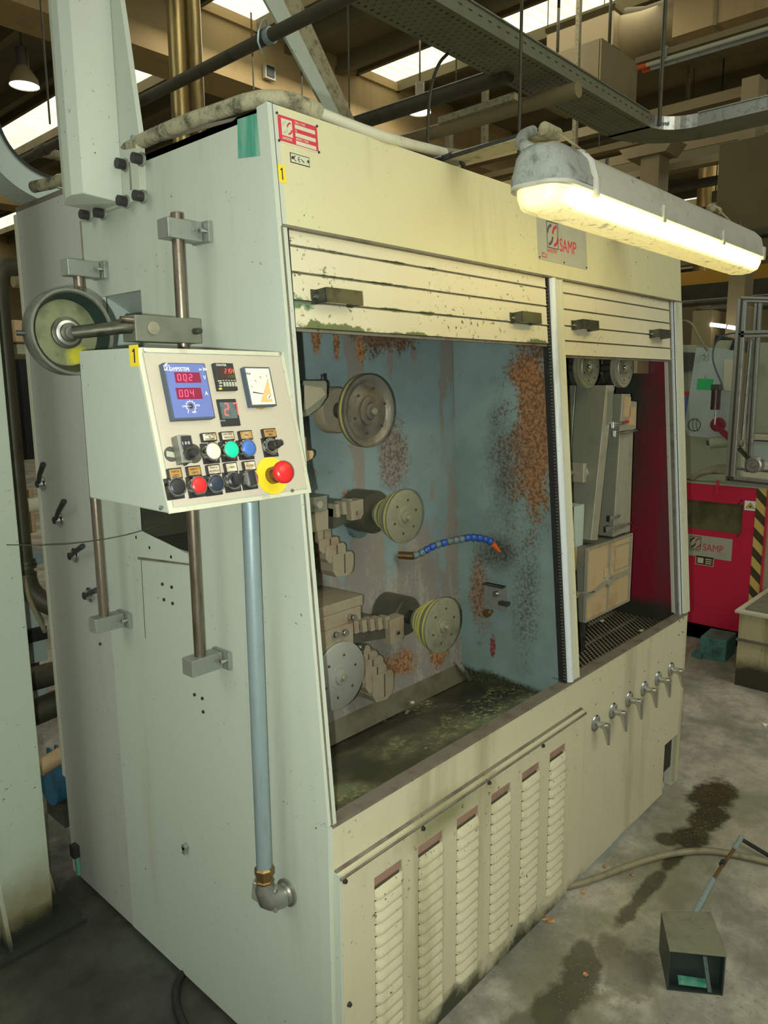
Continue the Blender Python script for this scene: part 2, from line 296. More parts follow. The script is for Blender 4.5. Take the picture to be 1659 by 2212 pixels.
def floormat():
    t = NT('stained_concrete'); n1 = t.noise(t.pos(), 2.2, 8, .7); n2 = t.noise(t.pos(), 14, 6, .7); n3 = t.noise(t.pos(), 90, 3, .6); n4 = t.noise(t.pos(), .8, 5, .6)
    cur = t.mix(t.step(n1, .38, .62), srgb(184, 178, 164), srgb(128, 126, 114)); cur = t.mix(t.math('MULTIPLY', t.step(n2, .35, .7), .45), cur, srgb(96, 94, 82)); cur = t.mix(t.math('MULTIPLY', t.step(t.noise(t.pos(), 38, 5, .75), .55, .68), .5), cur, srgb(104, 102, 88))
    cur = t.mix(t.math('MULTIPLY', t.step(n4, .5, .7), .5), cur, srgb(120, 116, 92))
    wet = None
    oil = [((1.90, -.14, 0), (.17, .09, .5), 1.0), ((1.74, -.18, 0), (.14, .07, .5), 1.0), ((1.57, -.18, 0), (.11, .075, .5), 1.0), ((1.50, -.12, 0), (.05, .05, .5), .9), ((1.40, -.18, 0), (.13, .028, .5), .9), ((1.22, -.18, 0), (.16, .028, .5), .85), ((1.06, -.18, 0), (.10, .030, .5), .8),
           ((.88, -.20, 0), (.07, .05, .5), .55), ((.80, -.16, 0), (.10, .045, .5), .75), ((.72, -.20, 0), (.12, .06, .5), .8), ((.60, -.19, 0), (.12, .06, .5), .8), ((.83, -.29, 0), (.13, .08, .5), .45), ((.45, -.16, 0), (.12, .05, .5), .6)]
    for c, r, a in oil:
        f = t.math('MULTIPLY', t.blob(c, r, t.math('MULTIPLY_ADD', n2, .5, t.math('MULTIPLY', t.noise(t.pos(), 7, 6, .7), .5)), .9, 3), a)
        wet = f if wet is None else t.math('MAXIMUM', wet, f)
    soft = t.blob((1.1, -.19, 0), (.95, .20, .5), n1, .9, 1.1)
    cur = t.mix(t.math('MULTIPLY', soft, .45), cur, srgb(118, 116, 74))
    cur = t.mix(t.math('MULTIPLY', wet, .92), cur, t.mix(t.step(n2, .35, .8), srgb(30, 30, 18), srgb(66, 64, 30)))
    # oily aisle left of the machine, its weaker light painted in as extra darkness
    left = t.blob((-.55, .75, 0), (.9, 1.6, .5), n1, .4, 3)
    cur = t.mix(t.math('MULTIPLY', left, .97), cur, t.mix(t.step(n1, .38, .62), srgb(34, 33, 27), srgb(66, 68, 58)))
    skirt = t.blob((1.35, .05, 0), (.42, .06, .5), n2, .5, 3)
    cur = t.mix(t.math('MULTIPLY', skirt, .8), cur, srgb(146, 160, 152))
    cur = t.mix(t.math('MULTIPLY', t.step(n3, .64, .7), .6), cur, srgb(60, 58, 44))
    t.l(cur, t.p.inputs['Base Color'])
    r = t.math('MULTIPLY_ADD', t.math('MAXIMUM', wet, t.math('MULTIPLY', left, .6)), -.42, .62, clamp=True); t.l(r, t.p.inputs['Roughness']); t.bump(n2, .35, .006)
    return t.m
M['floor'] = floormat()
def stripes():
    t = NT('hazard_stripes'); x = t.n('ShaderNodeSeparateXYZ'); t.l(t.geo.outputs['Position'], x.inputs[0])
    s = t.math('ADD', t.math('MULTIPLY', x.outputs[1], -1.0), x.outputs[2])
    s = t.math('FRACT', t.math('MULTIPLY', s, 8.6)); f = t.step(s, .5, .52)
    t.l(t.mix(f, srgb(208, 178, 96), srgb(66, 56, 26)), t.p.inputs['Base Color']); return t.m
M['hazard'] = stripes()

# ------------------------------------------------------------------ mesh building
WORLD = {}
class MB:
    def __init__(s): s.v = []; s.f = []; s.s = []
    def add(s, vs, fs, smooth=False):
        k = len(s.v); s.v += [V(x) for x in vs]; s.f += [[k+i for i in f] for f in fs]; s.s += [smooth]*len(fs); return s
    def hexa(s, p):
        return s.add(p, [(0, 3, 2, 1), (4, 5, 6, 7), (0, 1, 5, 4), (1, 2, 6, 5), (2, 3, 7, 6), (3, 0, 4, 7)])
    def box(s, lo, hi):
        a, b, c = lo; d, e, f = hi
        return s.hexa([(a, b, c), (d, b, c), (d, e, c), (a, e, c), (a, b, f), (d, b, f), (d, e, f), (a, e, f)])
    def fbox(s, fr, a0, a1, b0, b1, h0, h1):
        P = fr.pt
        return s.hexa([P(a0, b0, h0), P(a1, b0, h0), P(a1, b1, h0), P(a0, b1, h0), P(a0, b0, h1), P(a1, b0, h1), P(a1, b1, h1), P(a0, b1, h1)])
    def prism(s, pts, vec):
        n = len(pts); vec = V(vec); vs = [V(p) for p in pts] + [V(p)+vec for p in pts]
        fs = [list(range(n))[::-1], list(range(n, 2*n))] + [(i, (i+1) % n, n+(i+1) % n, n+i) for i in range(n)]
        return s.add(vs, fs)
    def fprism(s, fr, ab, h0, h1):
        return s.prism([fr.pt(a, b, h0) for a, b in ab], fr.n*(h1-h0))
    def lathe(s, p0, axis, prof, n=32, smooth=True, a0=0, a1=2*math.pi, cap=True):
        p0 = V(p0); ax = V(axis).normalized(); t = V((0, 0, 1)) if abs(ax.z) < .9 else V((1, 0, 0))
        e1 = ax.cross(t).normalized(); e2 = ax.cross(e1); full = abs(a1-a0-2*math.pi) < 1e-6; m_ = n if full else n+1
        vs = []
        for d, r in prof:
            for i in range(m_):
                a = a0+(a1-a0)*i/n; vs.append(p0+ax*d+(e1*math.cos(a)+e2*math.sin(a))*r)
        fs = []
        for j in range(len(prof)-1):
            for i in range(n):
                i2 = (i+1) % m_; fs.append((j*m_+i, j*m_+i2, (j+1)*m_+i2, (j+1)*m_+i))
        s.add(vs, fs, smooth)
        if full and cap:
            if prof[0][1] > 1e-6: s.add([vs[i] for i in range(n)], [list(range(n))])
            if prof[-1][1] > 1e-6: s.add([vs[-n+i] for i in range(n)], [list(range(n))[::-1]])
        return s
    def cyl(s, p0, p1, r0, r1=None, n=20):
        p0 = V(p0); p1 = V(p1); d = (p1-p0); return s.lathe(p0, d, [(0, r0), (d.length, r0 if r1 is None else r1)], n)
    def disc(s, fr, a, b, h0, h1, r, n=28, r1=None):
        return s.cyl(fr.pt(a, b, h0), fr.pt(a, b, h1), r, r1, n)
    def tube(s, pts, r, n=12, smoothpath=0):
        P = [V(p) for p in pts]
        for _ in range(smoothpath):
            Q = [P[0]]
            for a, b in zip(P, P[1:]): Q += [a*.75+b*.25, a*.25+b*.75]
            P = Q+[P[-1]]
        rs = r if isinstance(r, (list, tuple)) else None
        vs = []; up = None; k = len(P)
        for i, p in enumerate(P):
            t = (P[min(i+1, k-1)]-P[max(i-1, 0)]).normalized()
            if up is None: up = t.cross(V((0, 0, 1)) if abs(t.z) < .9 else V((1, 0, 0))).normalized()
            up = (up-t*up.dot(t)).normalized(); w_ = t.cross(up)
            rr = r if rs is None else rs[min(int(i*len(rs)/k), len(rs)-1)]
            for j in range(n):
                a = 2*math.pi*j/n; vs.append(p+(up*math.cos(a)+w_*math.sin(a))*rr)
        fs = [(i*n+j, i*n+(j+1) % n, (i+1)*n+(j+1) % n, (i+1)*n+j) for i in range(k-1) for j in range(n)]
        s.add(vs, fs, True); s.add(vs[:n], [list(range(n))[::-1]]); s.add(vs[-n:], [list(range(n))]); return s
    def plate(s, fr, a0, a1, b0, b1, h0, h1, holes=()):
        A = sorted({a0, a1, *[x for h in holes for x in h[:2]]}); B = sorted({b0, b1, *[x for h in holes for x in h[2:]]})
        A = [x for x in A if a0 <= x <= a1]; B = [x for x in B if b0 <= x <= b1]
        inh = lambda a, b: any(h[0] < a < h[1] and h[2] < b < h[3] for h in holes)
        sol = [[not inh((A[i]+A[i+1])/2, (B[j]+B[j+1])/2) for j in range(len(B)-1)] for i in range(len(A)-1)]
        g = lambda i, j: 0 <= i < len(A)-1 and 0 <= j < len(B)-1 and sol[i][j]
        P = fr.pt
        for i in range(len(A)-1):
            for j in range(len(B)-1):
                if not sol[i][j]: continue
                x0, x1, y0, y1 = A[i], A[i+1], B[j], B[j+1]
                s.add([P(x0, y0, h1), P(x1, y0, h1), P(x1, y1, h1), P(x0, y1, h1)], [(0, 1, 2, 3)])
                s.add([P(x0, y0, h0), P(x1, y0, h0), P(x1, y1, h0), P(x0, y1, h0)], [(3, 2, 1, 0)])
                for (di, dj, q) in ((-1, 0, ((x0, y0), (x0, y1))), (1, 0, ((x1, y1), (x1, y0))), (0, -1, ((x1, y0), (x0, y0))), (0, 1, ((x0, y1), (x1, y1)))):
                    if not g(i+di, j+dj):
                        (p, q_), (r_, t_) = q; s.add([P(p, q_, h0), P(r_, t_, h0), P(r_, t_, h1), P(p, q_, h1)], [(3, 2, 1, 0)])
        return s
    def sphere(s, c, r, n=14, sz=(1, 1, 1)):
        c = V(c); vs = []; k = n//2
        for i in range(k+1):
            t = math.pi*i/k
            for j in range(n):
                p = 2*math.pi*j/n; vs.append(c+V((math.sin(t)*math.cos(p)*sz[0], math.sin(t)*math.sin(p)*sz[1], math.cos(t)*sz[2]))*r)
        return s.add(vs, [(i*n+j, (i+1)*n+j, (i+1)*n+(j+1) % n, i*n+(j+1) % n) for i in range(k) for j in range(n)], True)
    def build(s, name, mat, parent=None, label=None, bevel=0, kind=None, cat=None, group=None):
        base = WORLD.get(parent.name, V((0, 0, 0))) if parent else V((0, 0, 0))
        o0 = base
        if not parent and s.v:
            c = sum(s.v, V((0, 0, 0)))/len(s.v); o0 = V((c.x, c.y, min(p.z for p in s.v)))
        me = bpy.data.meshes.new(name); me.from_pydata([tuple(p-o0) for p in s.v], [], s.f)
        me.polygons.foreach_set('use_smooth', s.s); me.materials.append(M[mat]); me.update()
        bmfix(me)
        o = bpy.data.objects.new(name, me); COL.objects.link(o)
        if parent: o.parent = parent
        else: o.location = o0
        WORLD[o.name] = o0 if not parent else base
        if bevel:
            b = o.modifiers.new('bevel', 'BEVEL'); b.width = bevel; b.segments = 2; b.limit_method = 'ANGLE'; b.angle_limit = math.radians(50)
        for k_, q in (('label', label), ('kind', kind), ('category', cat), ('group', group)):
            if q: o[k_] = q
        return o
import bmesh
def bmfix(me):
    b = bmesh.new(); b.from_mesh(me); bmesh.ops.remove_doubles(b, verts=b.verts, dist=1e-6)
    bmesh.ops.recalc_face_normals(b, faces=b.faces)
    for e in b.edges:
        if len(e.link_faces) == 2 and e.calc_face_angle(0) > math.radians(40): e.smooth = False
    b.to_mesh(me); b.free()
def thing(name, label, cat, loc=(0, 0, 0), group=None):
    o = bpy.data.objects.new(name, None); o.empty_display_size = .05; o.location = loc; COL.objects.link(o)
    o['label'] = label; o['category'] = cat
    if group: o['group'] = group
    WORLD[o.name] = V(loc); return o
def rotm(u, v):
    u = V(u).normalized(); v = V(v).normalized(); n = u.cross(v); mm = Matrix.Identity(4)
    for i in range(3): mm[i][0] = u[i]; mm[i][1] = v[i]; mm[i][2] = n[i]
    return mm
def text(string, fr, a, b, h, size, mat, parent, sx=1, align='LEFT', name='lettering', bold=0, rot=0):
    c = bpy.data.curves.new(name, 'FONT'); c.body = string; c.size = size; c.extrude = .0002; c.align_x = align; c.align_y = 'CENTER'; c.offset = bold
    o = bpy.data.objects.new(name, c); COL.objects.link(o); c.materials.append(M[mat]); c.resolution_u = 3
    base = WORLD.get(parent.name, V((0, 0, 0))); p = fr.pt(a, b, h)-base
    mm = rotm(fr.u, fr.v) @ Matrix.Rotation(rot, 4, 'Z') @ Matrix.Diagonal((sx, 1, 1, 1)); mm.translation = p
    o.parent = parent; o.matrix_basis = mm; return o
SEG = {'0': 'abcdef', '1': 'bc', '2': 'abged', '4': 'fgbc', '5': 'afgcd', '7': 'abc', '3': 'abgcd', '8': 'abcdefg', '9': 'abcdfg', '6': 'afgedc'}
def digits(string, fr, a, b, h, w_, ht, gap, mat, parent, th=None, name='digit'):
    """seven-segment digits, lower left corner of the first at (a, b)"""
    th = th or w_*.17
    for ch in string:
        if ch in SEG:
            q = MB(); sl = .08*ht
            def seg(x0, y0, x1, y1):
                q.fprism(fr, [(a+x0+sl*y0/ht, b+y0), (a+x1+sl*y0/ht, b+y0), (a+x1+sl*y1/ht, b+y1), (a+x0+sl*y1/ht, b+y1)], h, h+.0006)
            for sg in SEG[ch]:
                if sg == 'a': seg(th, ht-th, w_-th, ht)
                if sg == 'g': seg(th, ht/2-th/2, w_-th, ht/2+th/2)
                if sg == 'd': seg(th, 0, w_-th, th)
                if sg == 'b': seg(w_-th, ht/2, w_, ht-th*.4)
                if sg == 'c': seg(w_-th, th*.4, w_, ht/2)
                if sg == 'f': seg(0, ht/2, th, ht-th*.4)
                if sg == 'e': seg(0, th*.4, th, ht/2)
            q.build(name, mat, parent)
        elif ch == '.':
            MB().fbox(fr, a-gap*.6, a-gap*.2, b, b+th, h, h+.0006).build('decimal_point', mat, parent); continue
        a += w_+gap

exec_parts = []
# ================================================================== THE HALL
def struct(mb, name, mat, label=None, **k):
    o = mb.build(name, mat, **k); o['kind'] = 'structure'
    if label: o['label'] = label
    return o
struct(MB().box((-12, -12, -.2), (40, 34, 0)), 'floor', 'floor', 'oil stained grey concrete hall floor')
# roof deck between the strips of translucent sheet (strips run along y, every 3.2 m)
SX = [-3.75, -.55, 5.85, 9.05, 21.85, 25.05, 34.65]
rf = MB(); xs = [-12]+[v for x in SX for v in (x, x+.98)]+[40]
for a, b in zip(xs[::2], xs[1::2]): rf.box((a, -12, 7.0), (b, 34, 7.15))
roof = struct(rf, 'ceiling', 'roof', 'dark ribbed hall roof')
for i, x in enumerate(SX):
    mbx = MB().box((x, -11.9, 7.03), (x+.98, 33.9, 7.07)); mbx.build('roof_light_strip', 'sky', roof)
    for e in (x-.07, x+.98): MB().box((e, -11.9, 6.86), (e+.07, 33.9, 7.0)).build('strip_curb', 'roof', roof)
for y0, y1, zb_ in ((8.7, 9.4, 6.08), (18.6, 19.3, 6.0), (28, 28.7, 6.0)):
    b = MB(); b.prism([(-12, y0, zb_), (-12, y1, zb_), (-12, y1, 7), (-12, y0, 7)], (52, 0, 0))
    bo = struct(b, 'trim_%d' % (int(y0)), 'beam', 'tan concrete roof beam spanning the hall')
    MB().box((-12, y0-.05, 6.86), (40, y0, 7.0)).build('beam_flange', 'beam', bo)
    MB().box((-12, y0-.03, zb_), (40, y0, zb_+.12)).build('bottom_flange', 'beam', bo)
for i in range(12):      # ribs of the deck
    x = -2.2+i*3.2
    for dx in (0, 1.1): struct(MB().box((x+dx, -12, 6.74), (x+dx+.12, 34, 7.0)), 'trim_%d' % (30+2*i+(dx > 0)), 'roof', 'roof rib running between the light strips')
struct(MB().box((-12, 33.8, 0), (40, 34, 7)), 'wall_back', 'farwall', 'tan wall at the far side of the hall')
struct(MB().box((39.8, -12, 0), (40, 34, 7)), 'wall_right', 'farpale', 'pale wall at the end of the hall')
# socket box on the beam
p = at(580, 157, 'y', 8.66); t = thing('socket_box', 'small dark square box on the tan roof beam', 'box', p)
MB().box((p.x-.11, 8.6, p.z-.11), (p.x+.09, 8.66, p.z+.1)).build('housing', 'metalplate', t); MB().box((p.x-.08, 8.585, p.z-.08), (p.x+.06, 8.6, p.z+.07)).build('cover', 'boxblack', t)

# ================================================================== THE MACHINE
mc = thing('wire_drawing_machine', 'tall cream and grey-green wire drawing machine with two open chambers', 'machine')
TOPB = zb(2.108)
# ---- side
sp = MB()
sp.prism([(0, 0, .015), (0, 0, .72), (0, .1186, 2.108), (0, .2, 2.108), (0, .2, .015)], (.012, 0, 0))
RECO = (-.80, -.615, 1.50, 1.823); RECU = (-.70, -.455, 1.215, 1.46)
sp.plate(SD, -.882, -.2, .015, 2.108, -.012, 0, [RECO, RECU])
side = sp.build('side_panel', 'side', mc, label='grey-green side panel')
sb = MB().plate(SD, -1.272, -.886, .015, 2.104, -.012, -.001); sb.build('rear_side_panel', 'sideback', mc)
MB().box((.0, 1.272, .35), (.02, 1.29, 2.09)).build('edge_flange', 'jamb', mc)
MB().box((-.002, .8815, 1.85), (.004, .8865, 2.02)).build('seam', 'rusty', mc)
MB().box((.012, 1.24, .0), (1.9, 1.26, 2.1)).build('back_panel', 'sideback', mc)
MB().box((.0, .12, 2.095), (1.92, 1.27, 2.108)).build('roof_panel', 'grime', mc)
MB().prism([(1.905, .02, 0), (1.905, .02, .72), (1.905, .125, 2.1), (1.905, 1.27, 2.1), (1.905, 1.27, 0)], (.015, 0, 0)).build('right_side_panel', 'sideback', mc)
# recesses in the side
rc = MB(); a0, a1, b0, b1 = RECO
P = SD.pt; dp = -.10
rc.add([P(a0, b0, dp), P(a1, b0, dp), P(a1, b1-.05, dp), P(a0, b1-.05, dp)], [(0, 1, 2, 3)]); rc.add([P(a0, b1, -.01), P(a1, b1, -.01), P(a1, b1-.05, dp), P(a0, b1-.05, dp)], [(0, 1, 2, 3)])
rc.add([P(a1, b0, -.01), P(a1, b1, -.01), P(a1, b1-.05, dp), P(a1, b0, dp)], [(0, 1, 2, 3)]); rc.add([P(a0, b0, -.01), P(a0, b1, -.01), P(a0, b1-.05, dp), P(a0, b0, dp)], [(0, 1, 2, 3)])
rc.add([P(a0, b0, -.01), P(a1, b0, -.01), P(a1, b0, dp), P(a0, b0, dp)], [(0, 1, 2, 3)])
rc.build('upper_recess', 'cheek', mc, label='pale sloping hopper recess')
a0, a1, b0, b1 = RECU; rc = MB(); dp = -.16
for q in ([P(a0, b0, dp), P(a1, b0, dp), P(a1, b1, dp), P(a0, b1, dp)], [P(a0, b1, -.01), P(a1, b1, -.01), P(a1, b1, dp), P(a0, b1, dp)], [P(a0, b0, -.01), P(a1, b0, -.01), P(a1, b0, dp), P(a0, b0, dp)],
          [P(a1, b0, -.01), P(a1, b1, -.01), P(a1, b1, dp), P(a1, b0, dp)], [P(a0, b0, -.01), P(a0, b1, -.01), P(a0, b1, dp), P(a0, b0, dp)]): rc.add(q, [(0, 1, 2, 3)])
lr = rc.build('lower_recess', 'darkcast', mc, label='dark oily lower recess')
for px, py in ((345, 1127), (372, 1124), (388, 1112)):
    q = at(px, py, 'x', .16); MB().cyl((.16, q.y, q.z), (.145, q.y, q.z), .012, n=12).build('bolt', 'bolt', lr)
MB().fbox(SD, -.66, -.47, 1.33, 1.46, -.155, -.12).build('plate', 'cheek2', lr)
# cover sheet below the recess
MB().fprism(SD, [(-.703, 1.172), (-.458, 1.192), (-.458, 1.212), (-.703, 1.245)], 0, .003).build('cover_sheet', 'side', mc)
MB().fprism(SD, [(-.703, 1.165), (-.703, 1.172), (-.458, 1.192), (-.458, 1.188)], 0, .004).build('sheet_edge', 'grime', mc)
for y, z in ((.644, 1.204), (.546, 1.195), (.707, 1.222), (.596, 1.118), (.554, 1.118), (.593, 1.079), (.554, 1.077), (.479, .862), (.446, .862), (.445, .828), (.953, .879)):
    MB().cyl((.001, y, z), (-.003, y, z), .0042, n=10).build('screw', 'bolt', mc)
MB().fprism(SD, [(-.694, 1.196), (-.6925, 1.196), (-.697, .955), (-.6985, .955)], 0, .0006).build('crack', 'ink', mc)
q = MB().cyl((0, .555, .425), (-.012, .555, .425), .008, n=12); q.box((-.012, .55, .405), (-.004, .562, .425)); q.build('catch', 'block', mc)
q = at(163, 1835, 'x', -.005); t_ = MB(); t_.box((-.02, q.y-.02, q.z-.02), (0, q.y+.01, q.z+.02)); t_.build('corner_latch', 'bolt', mc)
MB().box((-.012, q.y-.016, q.z-.085), (-.002, q.y-.004, q.z-.02)).build('green_tag', 'greenst', mc)
# worn green sticker
MB().fprism(SD, [(-.225, 2.034), (-.222, 2.104), (-.130, 2.100), (-.126, 2.090), (-.130, 2.03), (-.16, 2.026)], 0, .0006).build('sticker', 'greenst', mc, label='worn green sticker near the top corner')
# ---- front, leaning part
HX1 = (.004, .960); HX2 = (1.030, 1.830); B1 = zb(1.892)
fa = MB().plate(FR, 0.0, 1.92, B1, TOPB, -.012, 0); fas = fa.build('fascia', 'front', mc, label='cream front fascia lit by the lamp')
MB().fbox(FR, 0, 1.92, B1-.001, B1+.004, -.03, .0025).build('fascia_lip', 'grime', mc)
MB().fbox(FR, -.012, -.0012, 0, TOPB, -.03, .001).build('corner_strip', 'side', mc); MB().fbox(FR, -.0012, .0006, 0, TOPB, -.03, .0014).build('corner_bead', 'grime', mc)
MB().fbox(FR, .000, .0135, 0, B1, -.02, -.002).build('guide_rail', 'guide', mc, label='white left guide rail')
MB().fbox(FR, -.004, .001, 0, B1, -.02, .0015).build('rail_edge', 'grime', mc)
# mullion: rounded white post with a rubber seal on its left and a painted flat on its right
MB().lathe(FR.pt(.985, 0, -.008), FR.v, [(0, .014), (B1, .014)], 20).build('mullion_post', 'guide', mc, label='rounded white mullion post')
MB().fbox(FR, .998, 1.030, 0, B1, -.03, .001).build('mullion_flat', 'jamb', mc)
MB().fbox(FR, 1.027, 1.0315, 0, B1, -.03, .003).build('mullion_edge', 'front', mc)
MB().fbox(FR, .963, .972, 0, B1, -.03, -.006).build('rubber_seal', 'rubber', mc)
q = MB()
for i in range(120): q.fbox(FR, .962, .963, .01+i*.0095, .0125+i*.0095, -.012, -.006)
q.build('seal_teeth', 'grime', mc, kind='stuff')
MB().fbox(FR, 1.868, 1.918, 0, B1, -.05, .002).build('right_jamb', 'jamb', mc)
MB().fbox(FR, 1.843, 1.868, 0, B1, -.03, -.004).build('right_guide', 'guide', mc, label='bluish right guide channel')
MB().fbox(FR, 1.850, 1.853, 0, B1, -.005, -.002).build('guide_groove', 'rubber', mc)
MB().fbox(FR, 1.828, 1.836, 0, B1, -.02, -.008).build('guide_seal', 'grime', mc)
q = MB()
for i in range(120): q.fbox(FR, 1.836, 1.843, .01+i*.0095, .0150+i*.0095, -.012, -.004)
q.build('guide_teeth', 'guide', mc, kind='stuff')
# shutters
def shutter(x0, x1, zs, handles, lab):
    t = thing('roller_shutter', lab, 'shutter', FR.pt((x0+x1)/2, zb(zs[-1]), 0), 'roller shutters over the chambers')
    for za, zb2 in zip(zs, zs[1:]):
        o = MB().fbox(FR, x0, x1, zb(zb2)+.003, zb(za)-.001, -.018, -.009).build('slat', 'slat', t, bevel=.002)
        MB().fbox(FR, x0, x1, zb(zb2)-.004, zb(zb2)+.002, -.02, -.013).build('joint', 'grime', o)
        MB().fbox(FR, x0, x1, zb(zb2)+.003, zb(zb2)+.0052, -.009, -.0075).build('lip', 'slat', o)
    for (hx0, hx1, hz0, hz1, mt) in handles:
        h = MB(); dz = .0
        b0, b1 = zb(hz0), zb(hz1)
        h.fbox(FR, hx0, hx1, b0, b1, .020, .0235)
        h.fbox(FR, hx0, hx0+.004, b0, b1, -.009, .021); h.fbox(FR, hx1-.004, hx1, b0, b1, -.009, .021)
        h.fbox(FR, hx0-.012, hx0+.004, b0, b1, -.009, -.006); h.fbox(FR, hx1-.016, hx1, b0, b1, -.009, -.006)
        ho = h.build('handle', mt, t, label='dark grey metal pull')
        MB().disc(FR, hx0-.004, (b0+b1)/2, -.006, .0, .0045, 12).build('bolt', 'chrome', ho)
    return t
shutter(.014, .9575, [1.891, 1.869, 1.820, 1.761, 1.708], [], 'cream four-slat roller shutter of the large left chamber, mould-spotted') if False else None
def hx(px, py): return FR.hit(px, py, .0)
sh1 = shutter(.014, .9575, [1.893, 1.862, 1.813, 1.760, 1.708], [(.078, .178, 1.757, 1.785, 'dullsteel'), (.778, .872, 1.757, 1.785, 'dullsteel')], 'wide cream roller shutter over the large chamber, spotted with green mould')
sh2 = shutter(1.032, 1.827, [1.893, 1.858, 1.812, 1.765, 1.722, 1.679], [(1.105, 1.205, 1.755, 1.783, 'dullsteel'), (1.655, 1.752, 1.753, 1.781, 'dullsteel')], 'narrower pale shutter over the right chamber, clean slats')
# ---- lower front
lo = MB(); lo.plate(FL0, -.0005, 1.90, .02, .712, -.012, .0012, [(1.745, 1.87, .02, .225)])
low = lo.build('lower_front_panel', 'lower', mc, label='cream lower front panel')
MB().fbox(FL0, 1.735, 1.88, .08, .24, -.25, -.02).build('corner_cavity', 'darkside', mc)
MB().fbox(FL0, 1.87, 1.90, .0, .225, -.06, -.012).build('corner_foot', 'jamb', mc)
MB().prism([(0, -.0022, .7175), (0, .03, .7195), (0, .03, .706), (0, -.0022, .7105)], (1.9, 0, 0)).build('sill', 'grime', mc, label='worn brown sill edge')
MB().box((-.0125, 0, .0), (0.0, .03, .715)).build('corner_post', 'side', mc)
MB().box((.04, .04, 0), (1.86, 1.2, .03)).build('plinth', 'darkside', mc)
MB().box((1.04, .028, 0), (1.84, .045, .02)).build('floor_skirt', 'cheek', mc)
# louvre panel
LP = MB(); LO = .018
cols = [(.103+.1472*i, .195+.1472*i) for i in range(6)]
holes = [(c0, c1, .088, .552) for c0, c1 in cols]
LP.plate(FL0, .006, 1.045, .098, .612, LO-.010, LO, holes)
LP.fprism(FL0, [(.006, .03), (.968, .03), (.968, .044), (1.045, .098), (.006, .098)], LO-.010, LO)
lp = LP.build('louvre_panel', 'lower', mc, label='removable cream panel with six columns of louvres')
MB().fbox(FL0, -.0, .006, .03, .612, .0, LO-.001).build('panel_side_lip', 'side', lp)
MB().prism([FL0.pt(.002, .6175, 0), FL0.pt(.002, .6035, LO+.004), FL0.pt(.002, .600, LO+.003), FL0.pt(.002, .610, 0)], (1.048, 0, 0)).build('top_lip', 'grime', lp, label='bare brown top lip')
for x, z in ((.014, .594), (.266, .592), (.531, .593), (.796, .593), (1.054, .598), (.02, .30)):
    MB().disc(FL0, x, z, LO if x < 1.05 else 0, LO+.006 if x < 1.05 else .006, .0058, 14, .0045).build('screw', 'bolt', lp)
lm = None
PIT_ = .029
for ci, (c0, c1) in enumerate(cols):
    MB().fbox(FL0, c0-.002, c1+.002, .086, .554, LO-.016, LO-.0105).build('louvre_backing', 'slotbrown', lp)
    w2 = (c1-c0)/2
    pts = [(-w2+.006*math.cos(a)*-1-.0+.006, .538+.0) for a in (0,)]
    q = MB(); q.fprism(FL0, [(c0, .528), (c1, .528), (c1, .545), (c1-.008, .552), (c0+.012, .552), (c0+.004, .545)], LO-.011, LO-.004)
    q.build('top_slot', 'slotred', lp, label='reddish brown slot edge')
    for r in range(15):
        zt = .524-r*PIT_
        if lm is None:
            prof = []; n = 7
            q = MB(); secs = []
            for xx, k in ((-w2, .0), (-w2+.004, .6), (-w2+.012, 1), (w2-.012, 1), (w2-.004, .6), (w2, .0)):
                sec = []
                for j in range(n):
                    u_ = j/(n-1); sec.append(V((xx, -LO-.0005+.006*(1-k)*0-(.011*k)*math.sin(u_*math.pi*.5+.0)*(1 if u_ < .999 else 1), -u_*.0235*(.9+.1*k))))
                sec[-1] = V((xx, -LO-.010*k, -.0245)); sec.append(V((xx, -LO+.004, -.0245))); secs.append(sec)
            vs = [v_ for s_ in secs for v_ in s_]; L_ = n+1
            fs = [(i*L_+j, i*L_+j+1, (i+1)*L_+j+1, (i+1)*L_+j) for i in range(len(secs)-1) for j in range(L_-1)]
            q.add(vs, fs, True); o = q.build('louvre', 'lower', lp); lm = o
            o.location = ((c0+c1)/2, 0, zt)
        else:
            o = lm.copy(); COL.objects.link(o); o.parent = lp; o.location = ((c0+c1)/2, 0, zt)
text('1A102901', FL0, .07, .676, .0008, .020, 'inkfaint', mc, .8, name='serial_number')
# six chrome valve levers
for i, x in enumerate((1.151, 1.273, 1.396, 1.518, 1.638, 1.758)):
    z = .528
    v_ = MB().lathe((x, 0, z), (0, -1, 0), [(0, .026), (.003, .0275), (.007, .024), (.010, .015), (.012, .0105), (.042, .0105), (.044, .008)], 28).build('valve_rosette', 'chrome', mc, label='chrome lever valve')
    q = MB(); tip = V((x+.005+.003*(i % 2), -.046, z-.062)); q.lathe((x, -.026, z), (0, -1, 0), [(0, .0125), (.018, .0125), (.022, .010), (.0225, .004)], 20)
    c = V((x, -.037, z)); dirn = (tip-c)
    e = V((1, 0, 0)); 
    q.hexa([c+e*-.014+V((0, .009, .006)), c+e*.014+V((0, .009, .006)), c+e*.014+V((0, -.009, .006)), c+e*-.014+V((0, -.009, .006)), tip+e*-.004+V((0, .003, 0)), tip+e*.004+V((0, .003, 0)), tip+e*.004+V((0, -.004, 0)), tip+e*-.004+V((0, -.003, 0))])
    q.build('lever', 'chrome', v_, bevel=.002)
    MB().disc(FL0, x-.002, z+.064, 0, .0015, .0035, 12).build('hole_plug', 'grime', mc)
    MB().fbox(FL0, x-.006, x+.002, z+.044, z+.060, 0, .0008).build('tag', 'plate', mc)
MB().fbox(FL0, 1.812, 1.862, .640, .712, 0, .001).build('small_plate', 'plate', mc)
